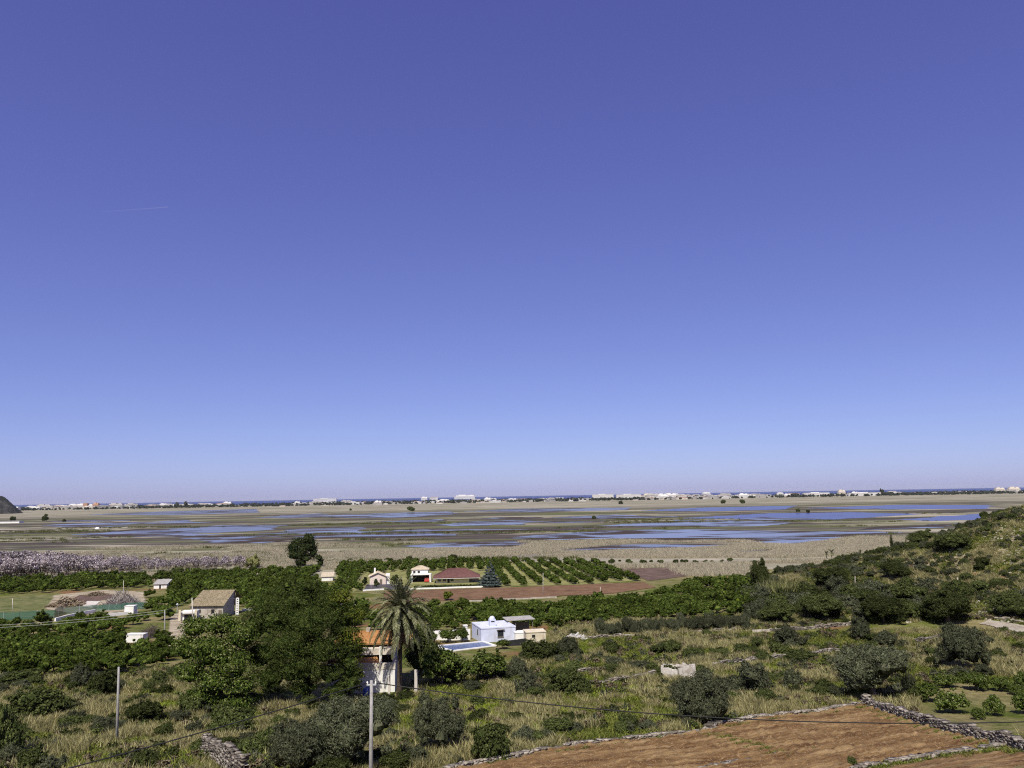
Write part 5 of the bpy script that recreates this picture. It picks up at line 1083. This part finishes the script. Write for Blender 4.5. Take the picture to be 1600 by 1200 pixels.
# shrubs over the hillside
HILLA = [(1170, 985), (1165, 900), (1250, 862), (1400, 840), (1470, 800), (1545, 760), (1640, 730), (1640, 980), (1530, 968), (1380, 975)]
n = 4200; hx = rgn.uniform(35, 190, n); hy = rgn.uniform(125, 250, n); hzz = H(hx, hy); px, py = proj(hx, hy, hzz)
ok = inpoly(px, py, HILLA) & (fbm(hx/11, hy/11, 31) > np.where(py > 925, .42, .47)) & ~inpoly(px, py, [(1525, 985), (1525, 962), (1640, 972), (1640, 1005)])
idx = np.nonzero(ok)[0]; chosen = []
for i_ in idx:
    if all((hx[i_]-hx[j_])**2+(hy[i_]-hy[j_])**2 > 2.3**2 for j_ in chosen): chosen.append(i_)
    if len(chosen) >= 640: break
print('hill shrubs', len(chosen), 'orange trees', len(vis), 'lilac', len(o_))
chosen.sort(key=lambda i_: hy[i_])
for k, i_ in enumerate(chosen[:300]):
    p = (hx[i_], hy[i_], hzz[i_]); big = rgn.uniform(.9, 1.7)*1.2 if py[i_] > 925 else rgn.uniform(.35, 1.15)
    low = py[i_] > 925
    gry = rgn.random() > .55; wh = part3(float(px[i_]), 1170, 1620, ('left end', 'middle', 'right end')); lab = ('grey-green' if gry else 'dark green')+' shrub, '+wh+(' of the thicket at the foot of the hill' if low else ' of the upper hillside, '+part3(float(py[i_]), 790, 925, ('near the crest', 'halfway up', 'low down')))
    o = tag(link('hill_shrub', (SHRO[k % 4] if gry else SHR[k % 6])), lab, 'bush', lab.replace('shrub', 'shrubs'))
    o.location = p; o.rotation_euler = (0, 0, rgn.uniform(0, 6.28)); o.scale = (big, big, big*rgn.uniform(.75, 1.15))
if len(chosen) > 300:
    r_ = np.array([(hx[i_], hy[i_], hzz[i_]) for i_ in chosen[300:]]); scatter('hill_scrub', 'dark scrub covering the far part of the hillside', 'scrub', r_, SHR+SHRO, rgn.uniform(.8, 1.5, len(r_)), rgn)
sx = rgn.uniform(45, 180, 5000); sy = rgn.uniform(130, 240, 5000); sz_ = H(sx, sy); qx, qy = proj(sx, sy, sz_); mk = inpoly(qx, qy, HILLA) & (fbm(sx/7+3, sy/7, 33) > .42) & ~inpoly(qx, qy, [(1525, 985), (1525, 962), (1640, 972), (1640, 1005)])
scatter('low_hill_scrub', 'low scrub filling the gaps on the hillside', 'scrub', np.stack([sx, sy, sz_], 1)[mk][:1500], SHR[:3]+SHRO[:2], rgn.uniform(.18, .55, min(1500, int(mk.sum()))), rgn)
# bigger trees of the thicket
for k, (px, py, w_, h_, lab) in enumerate([(1380, 972, 78, 44, 'wide dark tree in the thicket above the dead branches'), (1480, 972, 92, 50, 'largest dark tree of the thicket left of the farm track'), (1285, 968, 80, 40, 'grey-green tree in the thicket right of the olive row'), (1215, 975, 60, 36, 'dark tree between the olive row and the hill'), (1580, 962, 70, 40, 'dark tree above the farm track at the right edge'), (1400, 905, 50, 30, 'dark tree on the lower ridge of the hill'), (1300, 920, 60, 34, 'green tree at the foot of the hill right of the cane'), (1190, 925, 34, 50, 'tall dark tree at the right end of the groves'), (1490, 860, 60, 30, 'dark bush thicket on the hill slope'), (1440, 850, 50, 22, 'dark tree on the marsh-side crest of the hill')]):
    p = P(px, py); s_ = mpp(p); cr, tr = OAK[k % 4]; plant('evergreen_oak', lab, 'tree', p, [('trunk', tr), ('crown', cr)], k, w_*s_/4.8, None, h_*s_/3.45)
# shrubs in the dry grass (small, countable)
FIELD = [(-30, 1062), (260, 1042), (560, 1100), (640, 1070), (790, 1050), (860, 1010), (1170, 990), (1400, 985), (1540, 985), (1640, 1000), (1640, 1165), (1352, 1100), (1110, 1138), (720, 1205), (400, 1225), (-30, 1225)]
n = 1500; fx = rgn.uniform(-75, 95, n); fy = rgn.uniform(50, 175, n); px, py = proj(fx, fy, H(fx, fy)); NOGROW = [PLOUGH, PLOUGH2, TRACK, [(560, 1222), (735, 1190), (800, 1180), (900, 1160), (1080, 1141), (1108, 1135), (1210, 1115), (1352, 1098), (1352, 1106), (735, 1200), (560, 1234)]]+[[(440, 1110), (440, 1040), (650, 1040), (645, 1092), (560, 1100)], [(1430, 1125), (1440, 1070), (1640, 1060), (1640, 1160)]]+KEEP[7:9]
def nogrow(px, py):
    m = np.zeros(np.shape(px), bool)
    for k in NOGROW: m |= inpoly(px, py, k)
    return m
ok = inpoly(px, py, FIELD) & ~nogrow(px, py) & (fbm(fx/13, fy/13, 41) > .47); idx = np.nonzero(ok)[0][:190]
for (bx, by, bw, bh, kind, lab) in BIG:                    # scrub crowding round the big bushes
    p = P(bx, by)
    for q_ in range(3):
        a = rgn.uniform(0, 6.28); rr = bw*mpp(p)*rgn.uniform(.42, .68); fx = np.append(fx, p.x+rr*math.cos(a)); fy = np.append(fy, p.y+rr*math.sin(a))
px, py = proj(fx, fy, H(fx, fy)); ex = np.arange(len(fx)) >= n; idx = np.concatenate([idx, np.nonzero(ex & ~nogrow(px, py) & (px > -20) & (px < 1620) & (py < 1225))[0]])[:300]
for k, i_ in enumerate(idx):
    lab = ('green' if k % 10 < 6 else 'grey')+' small low shrub in the grass, '+(('left of the big trees', 'between the villa and the ruin', 'between the ruin and the hill')[0 if px[i_] < 500 else 1 if px[i_] < 1040 else 2])+', '+part3(float(py[i_]), 990, 1200, ('far', 'middle', 'near'))+' strip'
    o = tag(link('field_shrub', (SHR+SHRO)[k % 10]), lab, 'bush', lab.replace('shrub', 'shrubs')); s_ = rgn.uniform(.35, 1.0); o.location = (fx[i_], fy[i_], hz(fx[i_], fy[i_])); o.rotation_euler = (rgn.normal(0, .12), rgn.normal(0, .12), rgn.uniform(0, 6)); o.scale = (s_*rgn.uniform(.7, 1.3), s_*rgn.uniform(.7, 1.3), s_*rgn.uniform(.6, 1.1))

# ------------------------------------------------------------------ grasses, weeds, reeds, loose stones
def field_points(n, x0, x1, y0, y1, mask, rg_):
    x = rg_.uniform(x0, x1, n); y = rg_.uniform(y0, y1, n); z = H(x, y); px, py = proj(x, y, z)
    m = (px > -60) & (px < 1660) & (py < 1260) & ~nogrow(px, py) & mask(x, y, px, py); return np.stack([x, y, z], 1)[m]
rg_ = np.random.default_rng(5)
EDGE = [(855, 1008), (858, 974), (930, 966), (1050, 968), (1180, 955), (1175, 992), (900, 1006)]
onfield = lambda px, py: inpoly(px, py, FIELD) | inpoly(px, py, HILLA) | inpoly(px, py, EDGE)
pt = field_points(150000, -90, 150, 42, 230, lambda x, y, px, py: onfield(px, py) & (fbm(x/9, y/9, 51) + .55*(vnoise(x/1.6, y/1.6, 3)-.5) > .52+.03*((x > 60) & (y > 150))-.02*(px > 1000)), rg_)
scatter('dry_grass', 'tall dry straw-coloured grass over the abandoned terraces', 'grass', pt, STRAW, rg_.uniform(.5, 1.0, len(pt))*(.3+1.5*fbm(pt[:, 0]/4, pt[:, 1]/4, 55)), rg_); print('straw', len(pt))
pt = field_points(130000, -90, 150, 42, 230, lambda x, y, px, py: onfield(px, py) & (fbm(x/9, y/9, 51) < .57-.05*((x > 60) & (y > 140))), rg_)
scatter('green_grass', 'green grass and weeds between the dry tufts', 'grass', pt, GREEN, rg_.uniform(.6, 1.5, len(pt)), rg_); print('green', len(pt))
pt = field_points(60000, -90, 150, 42, 200, lambda x, y, px, py: onfield(px, py) & (fbm(x/12+40, y/12, 71) > .59) & ~((x > 55) & (y > 140)), rg_)
scatter('lime_weeds', 'bright lime-green weeds in patches on the terraces', 'weeds', pt, LIME, rg_.uniform(.7, 1.6, len(pt)), rg_); print('lime', len(pt))
pt = field_points(26000, -90, 150, 42, 230, lambda x, y, px, py: onfield(px, py) & (fbm(x/6+7, y/6, 75) + .3*(vnoise(x/1.5, y/1.5, 13)-.5) > .52), rg_)
MINI = [crown('scrub_tuft', 1200+k, rlobes(1210+k, 4, .5, .5, -.1, .8), 130, .15, .08, ('shrub', 'olive', 'heath')[k % 3], 8, .45, .5) for k in range(6)]
scatter('low_scrub', 'low dark and brownish herbs dotted through the grass', 'scrub', pt, MINI, rg_.uniform(.5, 1.9, len(pt)), rg_); print('scrub', len(pt))
# weeds along the wall feet
w_ = subdiv([(1352, 1108), (1455, 1144), (1585, 1178)], 30); pt = []
for p in w_:
    for k in range(3): q_ = p+Vector((rg_.normal(0, .5), rg_.normal(0, .4), 0)); pt.append((q_.x, q_.y, hz(q_.x, q_.y)+.05))
for px0, py0, px1, py1 in ((735, 1199, 1105, 1144), (1115, 1139, 1350, 1106), (1340, 1206, 1565, 1171), (1100, 1150, 1215, 1180), (1090, 1146, 1200, 1172), (1120, 1150, 1235, 1182)):
    a, b = P(px0, py0), P(px1, py1)
    for k in range(60): q_ = a.lerp(b, rg_.uniform())+Vector((rg_.normal(0, .3), rg_.normal(0, .25), 0)); pt.append((q_.x, q_.y, hz(q_.x, q_.y)+.05))
scatter('edge_weeds', 'green weeds along the feet of the stone walls', 'weeds', pt, GREEN, rg_.uniform(.4, .9, len(pt)), rg_)
# loose pale stones on the ploughed soil and the hill
a = [P(*k) for k in PLOUGH]; x = rg_.uniform(-10, 60, 30000); y = rg_.uniform(40, 95, 30000); m = inpoly(x, y, a); pt = np.stack([x, y, H(x, y)+.12], 1)[m][:1600]
PEB = [fastmesh('pebble', v_*.5, np.zeros((0, 4)), 'rock', f_) for v_, f_ in ROCKV[:4]]
scatter('field_stones', 'small pale stones scattered over the ploughed soil', 'stones', pt, PEB, rg_.uniform(.06, .22, len(pt)), rg_, tilt=.5)
x = rg_.uniform(50, 180, 14000); y = rg_.uniform(135, 240, 14000); z = H(x, y); px, py = proj(x, y, z); m = inpoly(px, py, HILLA) & (fbm(x/8, y/8, 91) > .43); pt = np.stack([x, y, z+.02], 1)[m]
scatter('hill_rocks', 'pale limestone rocks scattered over the hillside', 'rocks', pt, [fastmesh('rock', v_*.5, np.zeros((0, 4)), 'hillrock', f_) for v_, f_ in ROCKV], rg_.uniform(.3, 1.5, len(pt))**1.4, rg_, tilt=.4)
# reeds on the near marsh
WP = [[flat(*p) for p in pts] for _, pts in WATER]
def reed_points(n, y0, y1, mask):
    y = y0+(y1-y0)*rg_.uniform(0, 1, n)**1.0; x = y*rg_.uniform(-.72, .72, n); m = mask(x, y)
    px, py = proj(x, y, np.zeros(n)); m &= ~inpoly(px, py, [(955, 890), (1045, 885), (1080, 902), (1010, 910)]) & ((px < 1180) | (py < 880)) & ~keepout(px, py)
    for k in [g[1] for g in GROVES]+[ROWG[1], LP, BROWN]: m &= ~inpoly(px, py, k)
    for k in WP: m &= ~inpoly(x, y, k)
    return np.stack([x, y, np.zeros(n)], 1)[m]
pt = reed_points(46000, 296, 560, lambda x, y: (fbm(x/90, y/40, 61) > .40) & ((y < 500) | (fbm(x/160, y/30, 64) > .56)))
scatter('dry_reeds', 'pale dry reed beds across the near marsh', 'reeds', pt, REED, rg_.uniform(.6, 1.15, len(pt)), rg_, tilt=.05); print('reed', len(pt))
pt = reed_points(20000, 300, 1000, lambda x, y: fbm(x/160+9, y/35, 66) > .60-.1*(y < 345))
scatter('green_sedge', 'dark green sedge in bands across the marsh', 'sedge', pt, GREED, rg_.uniform(.7, 1.4, len(pt)), rg_, tilt=.05)
# scattered bushes and scrub on the marsh edge
x = rg_.uniform(-1, 1, 70); pt = []
for k in range(70):
    p = flat(520+k*9.6+rg_.normal(0, 3), 880-.006*k+rg_.normal(0, 1.2)); pt.append(p[:])
scatter('marsh_edge_scrub', 'thin line of low green scrub where the groves meet the reeds', 'scrub', pt, SHR, rg_.uniform(.5, 1.1, 70), rg_)
for k, (px, py, s) in enumerate([(640, 879, 1.5), (707, 877, 1.6), (72, 807.5, 3.2), (100, 815, 2.2), (20, 814, 4), (70, 814, 4), (1247, 800, 2.4), (1262, 801, 2), (548, 798, 2.6), (928, 811, 2), (1130, 787, 5), (1160, 787, 5), (970, 788, 5), (640, 798, 5), (645, 799, 4)]):
    p = flat(px, py); o = tag(link('marsh_bush', SHR[k % 6]), 'lone dark bush standing out on the marsh', 'bush', 'lone bushes on the marsh'); o.location = p; o.scale = (s, s, s*1.2)

# ------------------------------------------------------------------ far hill, coastal town, tree belt
pH = flat(-44, 804); n = 60; gx, gy = np.meshgrid(np.linspace(-1, 1, n), np.linspace(-1, 1, n)); WH = 46*mpp(pH)
rr = np.hypot(gx, gy); zz = np.clip(np.cos(np.clip(rr, 0, 1)*math.pi/2), 0, 1)**1.15*32*mpp(pH)*(1+.5*(fbm(gx*3+4, gy*3, 7)-.5))+5*(vnoise(gx*26, gy*26, 3)-.5)-2
q = [(a*n+b, a*n+b+1, (a+1)*n+b+1, (a+1)*n+b) for a in range(n-1) for b in range(n-1)]
M['farhill'] = soilmat('far_hill_scrub', (.016, .018, .018), (.034, .036, .034), (.075, .072, .066), .03)
o = link('far_hill', fastmesh('far_hill', np.stack([gx*WH, gy*WH*1.2, zz], -1).reshape(-1, 3), q, 'farhill')); o.location = (pH.x, pH.y+WH*.9, 0); tag(o, kind='structure')
M['town'] = surf('town_white', (.60, .59, .57), (.74, .73, .71), .02, .9); M['townpale'] = surf('town_pale', (.36, .345, .33), (.50, .48, .455), .02, .9); M['towncream'] = surf('town_cream', (.55, .50, .42), (.66, .61, .53), .02, .9); M['townterra'] = surf('town_terracotta', (.45, .26, .17), (.55, .33, .22), .02, .9); M['townroof'] = surf('town_roof', (.30, .20, .15), (.40, .28, .21), .02, .9)
def bld(seed, w_, d_, h_, kind):
    """a far building: stepped blocks, window bands set into the walls, parapets or a tiled roof"""
    rng = random.Random(seed); g = G(); g.box(-w_/2, w_/2, -d_/2, d_/2, -1, h_)
    st = max(1, int(h_/3.2))
    for f in range(st):
        nb = max(2, int(w_/5))
        for k in range(nb):
            x = -w_/2+w_*(k+.5)/nb; g.box(x-w_/nb*.28, x+w_/nb*.28, -d_/2-.06, -d_/2+.1, f*h_/st+1.0, f*h_/st+h_/st*.78, 1)
    if kind == 'flat':
        g.box(-w_/2-.3, w_/2+.3, -d_/2-.3, d_/2+.3, h_+.01, h_+.7); g.box(-w_*.2, w_*.12, -d_*.2, d_*.2, h_+.7, h_+3.2)
    elif kind == 'step':
        g.box(-w_*.42, w_*.46, -d_*.3, d_*.45, h_+.01, h_*1.25); g.box(-w_*.30, w_*.05, -d_*.2, d_*.4, h_*1.25+.01, h_*1.5); g.box(w_*.2, w_*.4, -d_*.2, d_*.4, h_*1.25+.01, h_*1.4)
    else:
        b = g.n; g.add([(-w_/2-.5, -d_/2-.5, h_), (w_/2+.5, -d_/2-.5, h_), (w_/2+.5, d_/2+.5, h_), (-w_/2-.5, d_/2+.5, h_), (-w_*.25, 0, h_+3.2), (w_*.25, 0, h_+3.2)], [(0, 1, 5, 4), (1, 2, 5), (2, 3, 4, 5), (3, 0, 4), (3, 2, 1, 0)], 2)
    return g
BK = []
for k in range(12):
    kd = ('flat', 'step', 'flat', 'hip')[k % 4]; rng = random.Random(k); g = bld(k, rng.uniform(34, 80), rng.uniform(12, 18), rng.uniform(12, 19) if kd != 'hip' else rng.uniform(7, 11), kd)
    BK.append(g.mesh('building', [('townpale', 'town', 'towncream', 'townpale', 'town')[k % 5], 'glass', 'townroof']))
NAMED = [(942, 779.5, 33, 7.5, 'flat', 'town', 'long bright white apartment block left of centre in the coastal town'), (982, 779, 38, 7, 'flat', 'town', 'second long white apartment block right of the first in the town'), (726, 780, 32, 7, 'step', 'town', 'stepped white hotel standing above the treetops of the town'), (508, 784, 36, 5.5, 'flat', 'town', 'broad white block at the left middle of the town'), (1275, 775.5, 40, 6, 'flat', 'town', 'long low white warehouse right of the dark round tree'), (1315, 774, 11, 9, 'step', 'towncream', 'cream tower block above the long white warehouses'), (1350, 775, 50, 5.5, 'flat', 'town', 'longest low white warehouse at the right of the town'), (1240, 776, 18, 5, 'hip', 'town', 'white gabled warehouse left of the dark round tree'), (1562, 769.5, 15, 8, 'step', 'towncream', 'left cream apartment tower at the right end of the town'), (1584, 769.5, 18, 9, 'step', 'towncream', 'right cream apartment tower at the right picture edge'), (1012, 779, 14, 8, 'step', 'towncream', 'cream stepped block right of the second white apartment block'), (1047, 778.5, 20, 8, 'step', 'town', 'white stepped apartment block in the middle of the town'), (134, 793.5, 7, 7.5, 'flat', 'townterra', 'left terracotta block rising from the white town at left'), (150, 793.5, 9, 8, 'step', 'townterra', 'right terracotta block rising from the white town at left'), (663, 782, 10, 6, 'step', 'town', 'left of a pair of white blocks before the stepped hotel'), (678, 782, 13, 5.5, 'hip', 'town', 'right of a pair of white blocks before the stepped hotel'), (27.5, 800, 4, 5, 'step', 'town', 'tiny white house on the slope of the far dark hill')]
for k, (px, py, w_, h_, kd, mat, lab) in enumerate(NAMED):
    p = flat(px, py); s_ = mpp(p); hh = h_*s_/(1.5 if kd == 'step' else 1.1); me = bld(100+k, w_*s_, 22, hh, kd).mesh('building', [mat, 'glass', 'townroof']); o = tag(link('building', me), lab, 'building'); o.location = p
    if py == 800: o.location = p+Vector((0, 0, 3.5*s_))
rb = np.random.default_rng(21); k = 0
def townfill(x0, x1, n, yo0, yo1, smin, smax, lab, grp):
    for q_ in range(n):
        px = rb.uniform(x0, x1); hor = 788.3-.0172*px; p = flat(px, hor+rb.uniform(yo0, yo1)); s_ = mpp(p); sd = part3(px, x0, x1, ('left third', 'middle third', 'right third')); o = tag(link('building', BK[rb.integers(12)]), lab+', '+sd, 'building', grp+', '+sd); f = s_/3.0*rb.uniform(smin, smax)
        o.location = p; o.scale = (f, f, f*rb.uniform(.5, .95)); o.rotation_euler = (0, 0, rb.normal(0, .35))
townfill(45, 215, 56, 6.5, 9.5, .7, 1.2, 'white building in the dense town cluster at far left', 'dense far-left town cluster'); townfill(215, 360, 26, 7, 9, .6, 1.0, 'low white building among trees right of the left town cluster', 'low white buildings at left')
townfill(440, 920, 96, 7, 11, .35, .9, 'small white house among trees in the middle of the coastal town', 'small houses in mid town'); townfill(990, 1200, 84, 6.5, 10.6, .5, 1.2, 'white apartment building in the crowded right half of the town', 'apartment blocks in the right half of town')
townfill(1195, 1420, 30, 7, 9.5, .4, .8, 'small pale building around the long white warehouses', 'small buildings by the warehouses'); townfill(1400, 1620, 30, 7, 9.5, .4, .7, 'small low house at the thin right end of the town', 'low houses at the right end')
FT = [crown('far_tree', 970+k, rlobes(980+k, 5, 9, 11, 0, .9), 110, 3.2, 2.4, 'farwood', 8, .35, .8) for k in range(4)]
pt = []
for q_ in range(5200):
    px = rb.uniform(-20, 1640); hor = 788.3-.0172*px
    if vnoise(px/22, 3.3, 5) < .22 and rb.random() < .7: continue
    p = flat(px, hor+rb.uniform(6.0, 10.6)); pt.append(p[:])
scatter('tree_belt', 'dark belt of distant trees along the coastal town', 'trees', pt, FT, rb.uniform(.4, 1.1, len(pt)), rb, tilt=.02)
for k, (px, w_, h_, lab) in enumerate([(1243, 18, 6.5, 'dark round tree between the white warehouses'), (1378, 10, 11, 'tall dark tree at the end of the longest warehouse'), (276, 9, 8, 'left of two tall dark trees in the left of the town'), (290, 8, 9, 'right of two tall dark trees in the left of the town'), (1392, 14, 6, 'low dark tree right of the tall dark tree')]):
    p = flat(px, 788.3-.0172*px+9.8); s_ = mpp(p); o = plant('far_tree', lab, 'tree', p, [('trunk', trunk('trunk', k, 5, .6, [])), ('crown', FT[k % 4])], 0, w_*s_/18, None, h_*s_/11)

# contrail high in the sky
d0, d1 = ray(160, 331), ray(262, 323.5); D = 14000; A_ = CAM+Vector(d0)*D; B_ = CAM+Vector(d1)*D
m, n_, o_n = newmat('contrail_ice'); df = N(n_, 'ShaderNodeBsdfDiffuse'); df.inputs[0].default_value = (.8, .8, .8, 1); tr_ = N(n_, 'ShaderNodeBsdfTransparent'); mx = N(n_, 'ShaderNodeMixShader'); mx.inputs[0].default_value = .04
n_.links.new(tr_.outputs[0], mx.inputs[1]); n_.links.new(df.outputs[0], mx.inputs[2]); n_.links.new(mx.outputs[0], o_n.inputs[0]); M['contrail'] = m
tag(G().tube([A_.lerp(B_, k/8) for k in range(9)], [2+7*k/8 for k in range(9)], 6).build('contrail', 'contrail'), 'thin faint white aircraft trail high in the sky at left', 'contrail')

# ------------------------------------------------------------------ the air over plain and sea
hz_ = tag(G().box(-61000, 61000, -9600, 46000, -6, 150).build('haze', 'concrete'), kind='stuff'); hz_.data.materials.clear()
m, n_, o_n = newmat('thin_haze'); pv = N(n_, 'ShaderNodeVolumePrincipled'); pv.inputs['Color'].default_value = (.86, .90, 1.0, 1); pv.inputs['Density'].default_value = HAZE; n_.links.new(pv.outputs[0], o_n.inputs['Volume']); hz_.data.materials.append(m)
